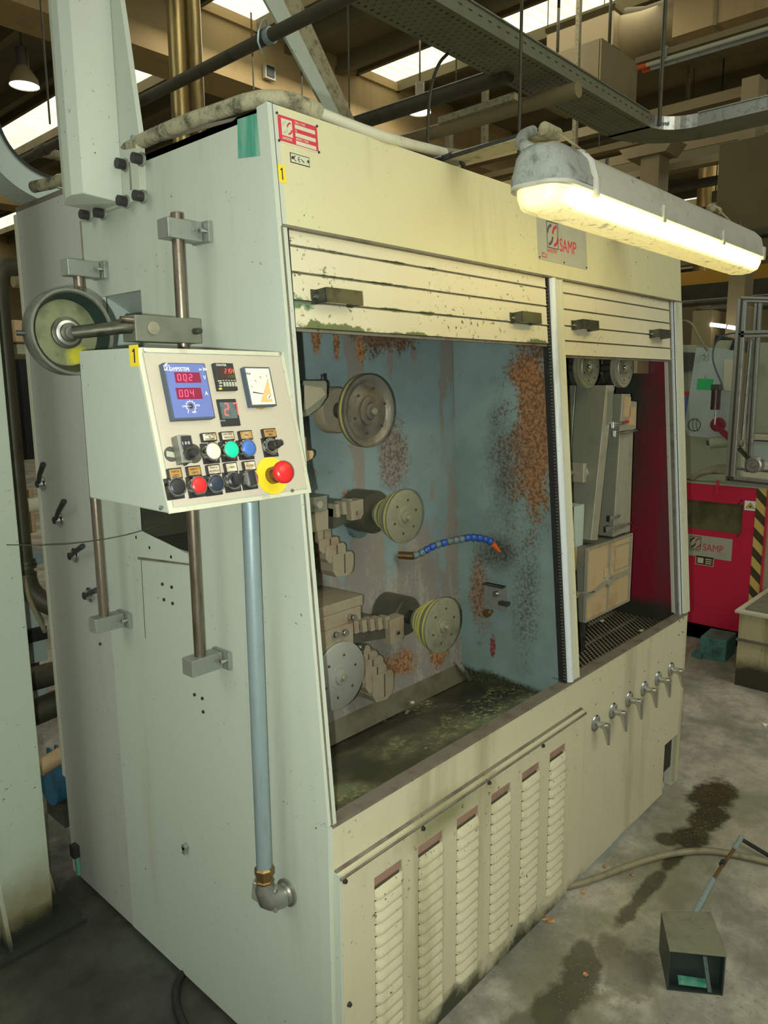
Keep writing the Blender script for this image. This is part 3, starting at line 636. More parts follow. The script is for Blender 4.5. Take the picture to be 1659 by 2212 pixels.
for x, z in ((1.817, .703), (1.855, .705), (1.818, .648), (1.857, .65)): MB().disc(FL0, x, z, .001, .003, .003, 8).build('rivet', 'bolt', mc)
# ---- plates and lettering of the fascia
def rect(fr, tl, br, h0, h1, name, mat, parent, off=0, **k):
    a0, b1 = fr.hit(*tl, off); a1, b0 = fr.hit(*br, off)
    return MB().fbox(fr, a0, a1, b0, b1, h0, h1).build(name, mat, parent, **k), (a0, a1, b0, b1)
def arc(q, fr, cx, cy, r, a0, a1, wd, h, sx=1, n=10):
    for i in range(n):
        t0 = math.radians(a0+(a1-a0)*i/n); t1 = math.radians(a0+(a1-a0)*(i+1)/n)
        f = lambda rr, t: (cx+rr*math.cos(t)*sx, cy+rr*math.sin(t))
        q.fprism(fr, [f(r-wd/2, t0), f(r+wd/2, t0), f(r+wd/2, t1), f(r-wd/2, t1)], h, h+.0004)
def logo(fr, a0, a1, b0, b1, h, parent, frame='greyink', m1='greyink', m2='redink', framed=True):
    """square emblem of two broken S curves"""
    wd, ht = a1-a0, b1-b0
    if framed:
        q = MB(); e = wd*.045
        q.plate(fr, a0, a1, b0, b1, h, h+.0004, [(a0+e, a1-e, b0+e, b1-e)]); q.build('emblem_frame', frame, parent)
    r = ht*.36
    for cx, mt in ((a0+wd*.47, m1), (a0+wd*.93, m2)):
        q = MB(); arc(q, fr, cx, b0+ht*.50, r, 95, 172, wd*.13, h, .95); 
        arc(q, fr, cx-wd*.36-(.0), b0+ht*.50, r, -85, -8, wd*.13, h, .95)
        q.build('emblem_curve', mt, parent)
rp = thing('type_plate', 'red and cream type plate riveted at the top left of the fascia', 'plate', FR.pt(.06, zb(2.07), 0))
A0, A1, C0, C1 = .008, .110, zb(2.044), zb(2.094)
MB().fbox(FR, A0, A1, C0-.001, C1+.001, 0, .0008).build('plate', 'plate', rp)
MB().fprism(FR, [(A0+.005, C0+.002), (A1-.005, C0+.002), (A1-.002, C0+.005), (A1-.002, C1-.005), (A1-.005, C1-.002), (A0+.005, C1-.002), (A0+.002, C1-.005), (A0+.002, C0+.005)], .0008, .0011).build('red_field', 'redplate', rp)
MB().fbox(FR, A0+.010, A0+.036, C0+.013, C1-.007, .0011, .0014).build('emblem_field', 'plate', rp)
logo(FR, A0+.011, A0+.035, C0+.014, C1-.008, .0014, rp, framed=False, m1='metalplate')
text('SAMPSISTEMI', FR, A0+.010, C0+.008, .0013, .0065, 'plate', rp, .62)
for k, s_ in enumerate(('TIPO / TYPE', 'N.', 'ANNO / YEAR')):
    bb = C1-.0075-k*.0145
    text(s_, FR, A0+.043, bb, .0013, .006, 'plate', rp, .85); MB().fbox(FR, A0+.043, A1-.008, bb-.0105, bb-.0035, .0011, .0014).build('entry_field', 'plate', rp)
for x in (A0+.001, A1-.002):
    for b in (C0+.001, C1-.001): MB().disc(FR, x, b, .0008, .003, .0024, 10).build('rivet', 'bolt', rp)
ce = thing('approval_plate', 'small framed CE mark plate below the red type plate', 'plate', FR.pt(.06, zb(2.02), 0))
A0, A1, C0, C1 = .034, .082, zb(2.012), zb(2.030)
MB().fbox(FR, A0, A1, C0, C1, 0, .0007).build('border', 'ink', ce); MB().fbox(FR, A0+.0015, A1-.0015, C0+.0015, C1-.0015, .0007, .001).build('field', 'plate', ce)
q = MB(); cy = (C0+C1)/2; arc(q, FR, A0+.0135, cy, .0045, 90, 270, .0014, .001); arc(q, FR, A0+.0235, cy, .0045, 90, 270, .0014, .001); q.fbox(FR, A0+.0195, A0+.0232, cy-.0006, cy+.0006, .001, .0014); q.fprism(FR, [(A0+.025, cy+.002), (A0+.034, cy-.002), (A0+.033, cy-.004), (A0+.025, cy+.001)], .001, .0014); q.build('lettering', 'ink', ce)
for x, mt in ((A0+.005, 'bolt'), (A1-.005, 'chrome')): MB().disc(FR, x, cy, .001, .003, .0028, 10).build('rivet', mt, ce)
def sticker1(fr, a0, a1, b0, b1, h, lab):
    t = thing('number_sticker', lab, 'sticker', fr.pt((a0+a1)/2, b0, h), 'yellow number stickers')
    MB().fbox(fr, a0, a1, b0, b1, h, h+.0005).build('backing', 'yellow', t)
    w_, ht = a1-a0, b1-b0; q = MB(); x = a0+w_*.56
    q.fprism(fr, [(x-w_*.06, b0+ht*.16), (x+w_*.06, b0+ht*.16), (x+w_*.06, b0+ht*.83), (x-w_*.02, b0+ht*.83), (x-w_*.2, b0+ht*.72), (x-w_*.2, b0+ht*.66), (x-w_*.06, b0+ht*.70)], h+.0005, h+.0008); q.build('number', 'ink', t)
sticker1(FR, .000, .0195, zb(1.971), zb(2.003), 0, 'yellow sticker with a black 1 on the fascia corner')
sa = thing('maker_plate', 'square aluminium maker plate with SAMP lettering under the lamp', 'plate', FR.pt(1.04, zb(1.94), 0))
A0, A1, C0, C1 = .908, 1.188, zb(1.935), zb(2.062)
MB().fbox(FR, A0, A1, C0, C1, 0, .0012).build('plate', 'metalplate', sa)
logo(FR, .958, 1.020, zb(1.972), zb(2.045), .0012, sa)
text('SAMP', FR, 1.026, zb(1.986), .0013, .052, 'redink', sa, .78); text('SAMPSISTEMI', FR, .955, zb(1.9645), .0013, .0145, 'redink', sa, .66); text('SAMP s.p.a.', FR, .925, zb(1.953), .0013, .009, 'redink', sa, .8); text('Bologna Italy', FR, .925, zb(1.945), .0013, .007, 'redink', sa, .8)
for x in (A0+.006, A1-.006, (A0+A1)/2):
    for b in (C0+.006, C1-.006): MB().disc(FR, x, b, .0012, .003, .0025, 10).build('rivet', 'bolt', sa)

# ---- large chamber
ch = MB()
def bw(x, z, dy=0): return V((x, .400+.05*(z-.62)/1.1+dy, z))
MB().prism([bw(.014, .55), bw(.98, .55), bw(.98, 1.98), bw(.014, 1.98)], (0, .012, 0)).build('chamber_back_wall', 'bluewall', mc, label='rust-streaked blue back wall')
MB().prism([(.98, .012, .60), (.98, .40, .55), (.98, .46, 1.98), (.98, .11, 1.98)], (.012, 0, 0)).build('chamber_partition', 'bluepart', mc, label='blue-green partition with a rust patch')
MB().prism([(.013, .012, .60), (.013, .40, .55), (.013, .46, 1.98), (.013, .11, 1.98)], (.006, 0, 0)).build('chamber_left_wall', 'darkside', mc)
MB().prism([(.013, .012, .668), (.98, .012, .668), (.98, .41, .615), (.013, .41, .615)], (0, 0, -.012)).build('drip_pan', 'pan', mc, label='dark oily drip pan')
MB().prism([(.013, .385, .622), (.98, .385, .622), (.98, .402, .68), (.013, .402, .68)], (0, .006, 0)).build('pan_skirt', 'skirt', mc)
MB().box((.013, .135, 1.975), (.99, .47, 1.985)).build('chamber_ceiling', 'darkside', mc)
MB().box((.9665, .012, .6), (.9795, .06, .72)).build('pan_end', 'bluepart', mc)
q = at(1000, 1462, 'x', .975); MB().prism([(.93, .395, .70), (.95, .395, .70), (.985, .36, .628), (.965, .36, .628)], (0, .004, 0)).build('corner_gusset', 'bluewall', mc)
# bracket plate on the partition
q0 = at(1050, 1257, 'x', .98); q1 = at(1095, 1320, 'x', .98)
bp = MB().box((.972, min(q0.y, q1.y), q1.z), (.98, max(q0.y, q1.y), q0.z)).build('bracket_plate', 'block', mc, label='small grey bracket on the partition')
MB().box((.955, q1.y+.003, q0.z-.004), (.98, q0.y, q0.z)).build('top_flange', 'dullsteel', bp)
q = at(1072, 1283, 'x', .965); MB().cyl((.975, q.y, q.z), (.955, q.y, q.z), .010, n=6).build('bolt', 'chrome', bp)
q = at(1047, 1327, 'x', .93); MB().lathe((.97, q.y, q.z), (-1, 0, 0), [(0, .006), (.02, .006), (.022, .013), (.034, .013)], 16).build('knob', 'brass', bp)
q = at(1085, 1300, 'x', .96); MB().box((.955, q.y-.02, q.z-.012), (.975, q.y+.012, q.z+.0)).build('tab', 'dullsteel', bp)

# ---- wheels of the large chamber
def wheel(name, lab, c, r, prof, bands, mat, hubr=.016, depth_to_wall=None, nut=True, facering=True, flange=None):
    """c: centre of the front face; the shaft runs back (+y) to the wall"""
    t = thing(name, lab, 'wheel', c, 'wire wheels of the large chamber'); c = V(c)
    o = MB().lathe(c, (0, 1, 0), prof, 48).build('disc', mat, t)
    for (d, rr, wd) in bands: MB().lathe(c+V((0, d, 0)), (0, 1, 0), [(0, rr-.003), (0, rr), (wd, rr), (wd, rr-.003)], 48).build('ceramic_band', 'ceramic', t)
    yw = .41; last = prof[-1][0]
    MB().cyl(c+V((0, last, 0)), (c.x, yw, c.z), hubr, n=20).build('shaft', 'dullsteel', t)
    if flange:
        fr_, ft, fm = flange; MB().lathe((c.x, yw, c.z), (0, -1, 0), [(0, fr_), (ft, fr_), (ft+.006, fr_*.93), (ft+.006, 0)], 36).build('base_flange', fm, t)
    n = MB(); n.lathe(c, (0, -1, 0), [(-.003, r*.40), (.001, r*.40), (.002, r*.37), (.002, r*.24), (.007, r*.22), (.008, r*.14), (.011, r*.13)], 28)
    no = n.build('hub_cap', mat, t); MB().cyl(c+V((0, -.006, 0)), c+V((0, -.0175, 0)), .0085, n=6).build('nut', 'capface2', no)
    for k in range(6):
        a = k*math.pi/3+.3; p_ = c+V((math.cos(a)*r*.62, .0, math.sin(a)*r*.62)); MB().cyl(p_+V((0, .002, 0)), p_+V((0, -.0015, 0)), .0035, n=8).build('screw', 'dullsteel', t)
    return t
R1 = .0905
wheel('capstan_wheel', 'large brown dished wheel at the top of the chamber', (.403, .263, 1.536), R1,
      [(.006, 0), (.006, R1*.38), (.003, R1*.40), (.004, R1*.52), (.009, R1*.62), (.011, R1*.76), (.003, R1*.86), (0, R1*.93), (.001, R1*.985), (.004, R1), (.010, R1), (.011, R1*.96), (.018, R1*.96), (.019, R1), (.024, R1), (.026, R1*.8), (.030, R1*.4), (.050, R1*.36), (.050, 0)],
      [(.0115, R1*.985, .007), (.040, R1*.40, .006)], 'capface', .022, flange=(.060, .030, 'rusty'))
R2 = .0705
def cone(R): return [(0, 0), (0, R*.93), (.002, R), (.008, R), (.009, R*.95), (.014, R*.95), (.015, R*.97), (.020, R*.96), (.021, R*.88), (.034, R*.80), (.035, R*.85), (.039, R*.83), (.040, R*.72), (.052, R*.64), (.053, R*.69), (.057, R*.67), (.058, R*.56), (.070, R*.50), (.071, R*.54), (.075, R*.53), (.076, R*.44), (.092, R*.42), (.092, 0)]
wheel('capstan_wheel', 'olive stepped cone wheel at mid height above the blue hose', (.492, .227, 1.262), R2, cone(R2), [(.0092, R2*.975, .0055), (.0405, R2*.80, .003), (.071, R2*.56, .003)], 'capface2', .02, flange=(.058, .075, 'darkcast'))
R3 = .078
wheel('capstan_wheel', 'olive stepped cone wheel with yellow bands near the floor pan', (.611, .193, .945), R3, cone(R3), [(.0092, R3*.975, .0055), (.0345, R3*.865, .004), (.0525, R3*.71, .004), (.071, R3*.56, .004)], 'capface2', .02, flange=(.056, .085, 'darkcast'))
R4 = .086
wheel('capstan_wheel', 'flat grey disc wheel half hidden by the left frame', (.262, .240, .893), R4,
      [(0, 0), (0, R4*.97), (.002, R4), (.010, R4), (.011, R4*.96), (.02, R4*.96), (.022, R4*.98), (.030, R4*.9), (.03, 0)], [(.011, R4*.985, .009)], 'capface3', .02, flange=(.05, .04, 'darkcast'))
# ---- stepped guide blocks
def steps(lab, rows, y0=.33, mat='rusty'):
    k0 = rows[0]; p = at(k0[0], k0[1], 'y', y0); t = thing('die_holder', lab, 'die holder', p, 'stepped die holders')
    for i, (x0, yt, x1, yb) in enumerate(rows):
        yy = y0-.004*i; a = at(x0, yt, 'y', yy); b = at(x1, yb, 'y', yy); dz = (a.z-b.z); dx = b.x-a.x
        q = MB(); n = 7; front = []
        for j in range(n):           # rounded lower edge
            th = math.pi/2*j/(n-1); front.append((b.x-dx*.22*(1-math.cos(math.pi/2-th)) if 0 else b.x-dx*.18*(1-math.cos(th)), b.z+dz*.35*(1-math.sin(th))))
        pts = [(a.x, a.z), (b.x-dx*.1, a.z), (b.x, a.z-dz*.15)]+[(b.x, b.z+dz*.4), (b.x-dx*.08, b.z+dz*.12), (b.x-dx*.3, b.z), (a.x+dx*.15, b.z+dz*.05), (a.x, b.z+dz*.3)]
        q.prism([(x, yy, z) for x, z in pts], (0, .07, 0)); o = q.build('step_block', mat, t, bevel=.0015)
        MB().box((a.x+dx*.52, yy-.0015, b.z+dz*.15), (a.x+dx*.56, yy, a.z-dz*.05)).build('notch', 'darkcast', o)
    return t
steps('upper stair of four tan rusty blocks by the left frame', [(680, 1147, 716, 1170), (690, 1167, 733, 1190), (704, 1181, 748, 1210), (720, 1200, 765, 1240)])
steps('lower stair of five tan rusty blocks beside the grey disc', [(764, 1405, 801, 1430), (771, 1420, 817, 1450), (777, 1434, 829, 1462), (790, 1448, 836, 1484), (806, 1463, 851, 1504)])
# toothed block beside cone wheel
def toothed(lab, x0, y0p, x1, y1p, plate_px, n, yy=.30):
    a = at(x0, y0p, 'y', yy); b = at(x1, y1p, 'y', yy); t = thing('die_holder', lab, 'die holder', a, 'stepped die holders')
    body = MB(); body.hexa([(a.x, yy+.004, a.z-.05), (b.x, yy+.004, b.z-.05), (b.x, .42, b.z-.05), (a.x, .42, a.z-.05), (a.x, yy+.004, a.z), (b.x, yy+.004, b.z), (b.x, .42, b.z), (a.x, .42, a.z)])
    bo = body.build('body', 'darkcast', t)
    for i in range(n):
        f = i/n; p = V((a.x+(b.x-a.x)*f, yy-.008, a.z+(b.z-a.z)*f)); wd = (b.x-a.x)/n*.55
        MB().hexa([(p.x, p.y, p.z-.020), (p.x+wd, p.y, p.z-.020), (p.x+wd, p.y+.03, p.z-.020), (p.x, p.y+.03, p.z-.020), (p.x, p.y+.004, p.z+.012), (p.x+wd, p.y+.004, p.z+.012), (p.x+wd, p.y+.03, p.z+.012), (p.x, p.y+.03, p.z+.012)]).build('tooth', 'rusty', t)
    (u0, v0, u1, v1) = plate_px; c0 = at(u0, v0, 'y', yy-.015); c1 = at(u1, v1, 'y', yy-.015)
    pl = MB().prism([(c0.x, yy-.015, c0.z), (c1.x, yy-.015, c0.z+.002), (c1.x, yy-.015, c1.z+.012), (c1.x-.01, yy-.015, c1.z), (c0.x+.004, yy-.015, c1.z)], (0, .035, 0)).build('end_plate', 'rusty', t, bevel=.001)
    m_ = (c0+c1)/2; MB().cyl((m_.x, yy-.014, m_.z-.006), (m_.x, yy-.021, m_.z-.006), .0055, n=6).build('bolt', 'chrome', pl)
toothed('toothed rusty die rack in front of the lowest cone wheel', 762, 1352, 846, 1340, (842, 1341, 873, 1382), 5)
toothed('dark toothed die rack left of the mid-height cone wheel', 722, 1100, 765, 1083, (757, 1084, 786, 1120), 3)
# bolted rusty bearing block lower left
a = at(704, 1330, 'y', .27); b = at(788, 1392, 'y', .27)
t = thing('bearing_block', 'rusty stepped block with three bolts beside the left frame', 'block', (b.x, .3, b.z))
MB().box((.12, .27, a.z-.002), (b.x-.005, .42, a.z+.024)).build('upper_step', 'rusty', t, bevel=.002)
MB().box((.12, .262, a.z-.035), (b.x-.02, .42, a.z)).build('middle_step', 'rusty', t, bevel=.002)
MB().box((.12, .255, b.z), (b.x-.055, .42, a.z-.033)).build('lower_step', 'rusty', t, bevel=.002)
for px, py in ((763, 1335), (726, 1372), (745, 1367)): 
    q = at(px, py, 'y', .25); MB().cyl((q.x, .268, q.z), (q.x, .243, q.z), .009, n=6).build('bolt', 'chrome', t)
q = at(784, 1400, 'y', .3); MB().cyl((q.x, .41, q.z), (q.x, .30, q.z), .008, n=6).build('stud', 'dullsteel', t)
# mid-left block
a = at(676, 1075, 'y', .27); b = at(708, 1102, 'y', .27)
t = thing('bearing_block', 'olive bolted block above the upper stair blocks', 'block', (b.x, .3, b.z))
MB().box((.10, .27, b.z), (b.x, .42, a.z)).build('head', 'cast', t, bevel=.002); MB().box((.10, .28, b.z-.05), (b.x+.012, .42, b.z)).build('foot', 'rusty', t, bevel=.002)
q = at(684, 1089, 'y', .27); MB().cyl((q.x, .272, q.z), (q.x, .258, q.z), .009, n=14).build('bolt', 'castface', t)
a = at(785, 1148, 'y', .40); MB().lathe((a.x-.02, .41, a.z+.02), (0, -1, 0), [(0, .035), (.02, .035), (.02, 0)], 28).build('base_flange', 'greyseg', t)
# top-left bracket
pr_ = [(654, 822), (704, 822), (707, 828), (707, 858), (692, 880), (668, 898), (650, 903), (646, 890)]
pts = [at(x, y, 'y', .25) for x, y in pr_]; t = thing('guide_bracket', 'grey hooked bracket left of the large brown wheel', 'bracket', pts[0])
MB().prism(pts, (0, .12, 0)).build('plate', 'cast', t, bevel=.002)
q = at(697, 820, 'y', .27); MB().cyl((q.x, .27, q.z-.004), (q.x, .27, q.z+.012), .004, n=8).build('stud', 'bolt', t)
MB().prism([at(x, y, 'y', .249) for x, y in ((654, 832), (692, 838), (700, 852), (660, 884), (652, 886))], (0, -.006, 0)).build('wear_face', 'castface', t)
pr_ = [(652, 975), (677, 973), (679, 980), (676, 990), (655, 1003)]; pts = [at(x, y, 'y', .25) for x, y in pr_]
t = thing('guide_bracket', 'small tan bracket just above the bolted block', 'bracket', pts[0]); MB().prism(pts, (0, .1, 0)).build('plate', 'tan', t, bevel=.002)
MB().prism([at(x, y, 'y', .27) for x, y in ((652, 944), (661, 944), (663, 975), (652, 975))], (0, .1, 0)).build('post', 'tan', t)
# segmented coolant hose
pth = [(893, 1201), (906, 1196), (918, 1190), (929, 1183), (941, 1178), (953, 1174), (966, 1171), (979, 1168), (992, 1166), (1004, 1163), (1017, 1161), (1030, 1162), (1043, 1164), (1055, 1167), (1064, 1174)]
P3 = [at(x, y, 'y', .37-.13*i/14) for i, (x, y) in enumerate(pth)]
t = thing('coolant_hose', 'segmented blue and grey coolant hose with orange nozzle', 'hose', P3[0])
MB().cyl(V((P3[0].x-.02, .41, P3[0].z)), P3[0], .012, n=12).build('fitting', 'brass', t)
for i, (a, b) in enumerate(zip(P3, P3[1:])):
    d = (b-a); MB().lathe(a-d*.1, d, [(0, .006), (d.length*.15, .0105), (d.length*.5, .0115), (d.length*.85, .0095), (d.length*1.1, .006)], 14).build('segment', 'bluehose' if i in (2, 3, 5, 9, 10, 11, 12, 13) else 'greyseg', t)
e = at(1080, 1192, 'y', .235); MB().cyl(P3[-1], e, .0095, .0035, n=12).build('nozzle', 'orange', t, label='orange nozzle')
# debris on the pan
for px, py, mt, lab in ((890, 1519, 'plate', 'small pale chip lying at the back of the drip pan'), (921, 1620, 'greenst', 'small green scrap lying near the front of the drip pan')):
    q = at(px, py, 'z', .645); o = MB().prism([(q.x-.007, q.y-.004, q.z), (q.x+.006, q.y-.005, q.z), (q.x+.008, q.y+.003, q.z), (q.x-.003, q.y+.006, q.z)], (0, 0, .005)).build('chip', mt, label=lab, cat='debris', bevel=.001)
# ---- right chamber
MB().prism([(1.895, .012, .60), (1.895, .60, .60), (1.895, .60, 1.98), (1.895, .11, 1.98)], (.008, 0, 0)).build('right_chamber_wall', 'redwall', mc, label='dark red right chamber wall')
MB().box((.992, .58, .6), (1.9, .60, 1.98)).build('right_chamber_back', 'redwall', mc)
MB().box((.99, .135, 1.975), (1.9, .6, 1.985)).build('right_chamber_ceiling', 'darkside', mc)
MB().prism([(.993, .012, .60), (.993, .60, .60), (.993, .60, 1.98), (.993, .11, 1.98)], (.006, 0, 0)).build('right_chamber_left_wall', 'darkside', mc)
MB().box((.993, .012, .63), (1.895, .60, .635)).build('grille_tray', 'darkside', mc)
q = MB()
for j in range(30):
    for i in range(38):
        x = 1.0+i*.0235+(j % 2)*.0117; y = .016+j*.0118
        if x > 1.885: continue
        q.add([(x-.0080, y, .668), (x, y-.0036, .6655), (x+.0080, y, .668), (x, y+.0036, .6705)], [(0, 1, 2, 3)])
q.build('perforated_grille', 'grille', mc, kind='stuff', label='dark perforated grille floor')
for j in range(1, 4): MB().box((.995, .10*j-.003, .652), (1.893, .10*j+.003, .663)).build('grille_bar', 'grille', mc)
def pulley2(c, r, lab, mat='capface2', th=.03):
    t = thing('grooved_pulley', lab, 'pulley', c, 'grooved pulleys of the right chamber'); c = V(c)
    MB().lathe(c, (0, 1, 0), [(.010, 0), (.010, r*.28), (0, r*.30), (-.001, r*.32), (0, r*.80), (.003, r*.82), (.003, r*.97), (.004, r), (.007, r), (.012, r*.90), (.018, r*.90), (.023, r), (.027, r*.99), (.028, r*.8), (.028, 0)], 44).build('sheave', mat, t)
    MB().lathe(c+V((0, .0075, 0)), (0, 1, 0), [(0, r*.985), (.001, r*1.005), (.004, r*.92)], 44).build('groove_band', 'ceramic', t)
    MB().cyl(c+V((0, .008, 0)), c+V((0, -.001, 0)), .008, n=6).build('nut', 'chrome', t)
    MB().cyl(c+V((0, .028, 0)), (c.x, .58, c.z), .014, n=14).build('shaft', 'dullsteel', t)
    for k in range(7):
        a = k*2*math.pi/7; p_ = c+V((math.cos(a)*r*.66, -.0004, math.sin(a)*r*.66)); MB().cyl(p_+V((0, .002, 0)), p_+V((0, -.0005, 0)), .0035, n=8).build('hole', 'ink', t)
ca = at(1276, 792, 'y', .17); cb = at(1352, 794, 'y', .17)
pulley2(ca, .071, 'left olive grooved pulley under the narrow shutter'); pulley2(cb, .070, 'right beige grooved pulley under the narrow shutter', 'castface')
for px, lab in ((1252, 'dark disc set back behind the left grooved pulley'), (1328, 'dark disc set back behind the right grooved pulley')):
    c = at(px, 792, 'y', .30); t = thing('rear_pulley', lab, 'pulley', c); MB().lathe(c, (0, 1, 0), [(0, 0), (0, .07), (.004, .076), (.012, .070), (.02, .076), (.022, .05), (.022, 0)], 40).build('sheave', 'dullsteel', t); MB().cyl(c, (c.x, .58, c.z), .012, n=12).build('shaft', 'dullsteel', t)
a = at(1382, 765, 'y', .2); b = at(1401, 807, 'y', .2); o = MB().box((a.x-.02, .2, b.z), (b.x, .5, a.z+.05)).build('beige_block', 'tan', label='beige block hanging beside the right grooved pulley', cat='block', bevel=.002)
# tall castings
def pxz(px, py, y): q = at(px, py, 'y', y); return q.x, q.z
def slab(lab, tl, tr, br, bl, y, depth, mat_s, mat_f, name='guide_casting'):
    P_ = [V((*([pxz(*p, y)[0]]), y, pxz(*p, y)[1])) for p in (tl, tr, br, bl)]
    t = thing(name, lab, 'casting', P_[3]); MB().prism([p+V((0, .003, 0)) for p in P_], (0, depth, 0)).build('body', mat_s, t)
    MB().prism(P_, (0, .004, 0)).build('front_edge', mat_f, t, bevel=.001); return t, P_
t, PP = slab('tall grey-green casting in the middle of the right chamber', (1311, 832), (1326, 832), (1291, 1167), (1277, 1167), .13, .20, 'cast', 'castface')
q = MB().box((PP[0].x+.008, .1255, PP[0].z-.13), (PP[1].x-.008, .13, PP[0].z-.02)); q.build('edge_pocket', 'cast', t)
for z in (1.30, 1.03):
    x = PP[0].x-(PP[0].z-z)*.09
    MB().cyl((x-.01, .20, z), (x-.12, .22, z), .010, n=14).build('side_rod', 'cast', t); MB().cyl((x, .19, z), (x-.025, .19, z), .028, n=6).build('side_boss', 'castface', t); MB().box((x-.045, .165, z-.03), (x-.025, .215, z+.035)).build('clamp', 'castface', t, bevel=.002)
MB().box((PP[3].x-.07, .16, PP[3].z-.02), (PP[3].x+.0, .30, PP[3].z+.12)).build('lower_cheek', 'cheek', t)
pp = [(1345, 851), (1362, 851), (1362, 866), (1376, 868), (1374, 925), (1368, 930), (1361, 1148), (1345, 1152), (1325, 1160)]
y = .125; Q = [at(px, py, 'y', y) for px, py in pp]; t2 = thing('guide_casting', 'pale stepped casting beside the tall grey-green one', 'casting', Q[-1])
MB().prism([p+V((0, .004, 0)) for p in Q], (0, .16, 0)).build('body', 'cast', t2); MB().prism(Q, (0, .005, 0)).build('front_face', 'castface', t2, bevel=.001)
for r_ in (((1349, 858), (1360, 900)), ((1360, 880), (1371, 918))):
    a = at(*r_[0], 'y', y); b = at(*r_[1], 'y', y); MB().box((a.x, y-.002, b.z), (b.x, y, a.z)).build('raised_panel', 'tan', t2)
for px in (1350, 1357):
    a = at(px, 945, 'y', y); b = at(px-13, 1130, 'y', y); MB().hexa([(b.x, y-.003, b.z), (b.x+.005, y-.003, b.z), (b.x+.005, y, b.z), (b.x, y, b.z), (a.x, y-.003, a.z), (a.x+.005, y-.003, a.z), (a.x+.005, y, a.z), (a.x, y, a.z)]).build('rib', 'castface', t2)
def clip(x0, y0, x1, y1, yy, lab, tip=None):
    a = at(x0, y0, 'y', yy); b = at(x1, y1, 'y', yy); t = thing('toggle_latch', lab, 'latch', a, 'chrome toggle latches'); d = (b-a)
    MB().tube([a, a+d*.5+V((0, -.012, .004)), b], .003, 8).build('lever', 'chrome', t); MB().tube([a+V((0, 0, -.007)), a+d*.45+V((0, -.01, -.004)), b+V((0, 0, -.001))], .0022, 8).build('link', 'chrome', t)
    MB().box((a.x-.006, yy-.003, a.z-.014), (a.x+.012, yy+.012, a.z+.008)).build('base', 'chrome', t, bevel=.001)
    if tip: MB().cyl(b, b+d.normalized()*.014, .006, n=10).build('tip', 'btnred', t, label='red tip')
clip(1326, 916, 1352, 911, .12, 'chrome latch with a red tip on the tall casting', True); clip(1330, 935, 1376, 929, .115, 'long chrome latch just below the red-tipped one')
clip(1318, 1119, 1340, 1112, .12, 'short chrome latch near the foot of the tall casting'); clip(1312, 1142, 1363, 1130, .115, 'long chrome latch above the tan box'); clip(1246, 1283, 1284, 1277, .105, 'chrome latch on the left edge of the tan box')
# tan ribbed box
y = .12; tl, tr, br, bl = [at(px, py, 'y', y) for px, py in ((1274, 1184), (1368, 1151), (1358, 1303), (1265, 1346))]
t = thing('ribbed_casting', 'tan oil-stained box casting with crossed ribs and a round hub', 'casting', bl)
x0, x1, z0, z1 = bl.x, tr.x, bl.z, tl.z
fr = Fr((0, y, 0), (1, 0, 0), (0, 0, 1))
MB().fbox(fr, x0, x1, z0, z1, -.20, -.012).build('body', 'cast', t)
MB().plate(fr, x0, x1, z0, z1, -.014, 0, [(x0+.006, x1-.006, z0+.006, z1-.006)]).build('rim', 'castface', t, bevel=.001)
MB().fbox(fr, x0+.006, x1-.006, z0+.006, z1-.006, -.013, -.008).build('web', 'tan', t)
hxx = x0+(x1-x0)*.49; hz = z0+(z1-z0)*.45
MB().fbox(fr, hxx-.004, hxx+.004, z0+.006, z1-.006, -.009, -.002).build('vertical_rib', 'castface', t)
for a_, b_ in (((x0+.006, hz-.03), (hxx, hz)), ((hxx, hz), (x1-.006, hz+.0))):
    MB().fprism(fr, [(a_[0], a_[1]-.007), (b_[0], b_[1]-.007), (b_[0], b_[1]+.007), (a_[0], a_[1]+.007)], -.009, -.001).build('cross_rib', 'castface', t)
MB().lathe(fr.pt(hxx, hz, -.009), fr.n, [(0, .024), (.012, .022), (.013, .012), (.002, .011), (.001, 0)], 24).build('hub', 'castface', t)
MB().fbox(fr, hxx-.03, hxx-.004, hz+.012, hz+.045, -.009, -.002).build('boss', 'tan', t, bevel=.003)
MB().plate(fr, x0+(x1-x0)*.62, x1-.010, hz+.02, z1-.03, -.009, -.006, [(x0+(x1-x0)*.62+.004, x1-.014, hz+.024, z1-.034)]).build('raised_frame', 'castface', t)
c = at(1258, 1230, 'x', x0-.0); MB().sphere((x0-.004, y+.06, hz+.03), .014, 14).build('plug', 'dullsteel', t)
MB().fbox(fr, x0-.05, x0-.002, z1-.08, z1, -.2, -.04).build('left_ear', 'tan', t)
MB().box((x0+.05, .16, .66), (x0+.08, .19, z0)).build('foot', 'dullsteel', t); MB().box((x1-.08, .26, .66), (x1-.05, .29, z0)).build('foot', 'dullsteel', t)
MB().fbox(fr, 1.04, x0-.06, .70, .95, -.35, -.10).build('side_bracket', 'dullsteel', t)
for px, py, lab in ((1300, 1342, 'white paper scrap on the grille below the tan box'), (1385, 1363, 'small pale chip on the grille near the sill')):
    q = at(px, py, 'z', .675); MB().prism([(q.x-.012, q.y-.004, q.z), (q.x+.01, q.y-.006, q.z), (q.x+.012, q.y+.003, q.z), (q.x-.006, q.y+.006, q.z)], (0, 0, .004)).build('chip', 'plate', label=lab, cat='debris')
for px0, py0, px1, py1, lab in ((1243, 834, 1232, 985, 'thin vertical wire under the left grooved pulley'), (1329, 822, 1323, 860, 'thin vertical wire under the right grooved pulley')):
    MB().tube([at(px0, py0, 'y', .16), at(px1, py1, 'y', .16)], .0012, 6).build('wire', 'galv', label=lab, cat='wire')

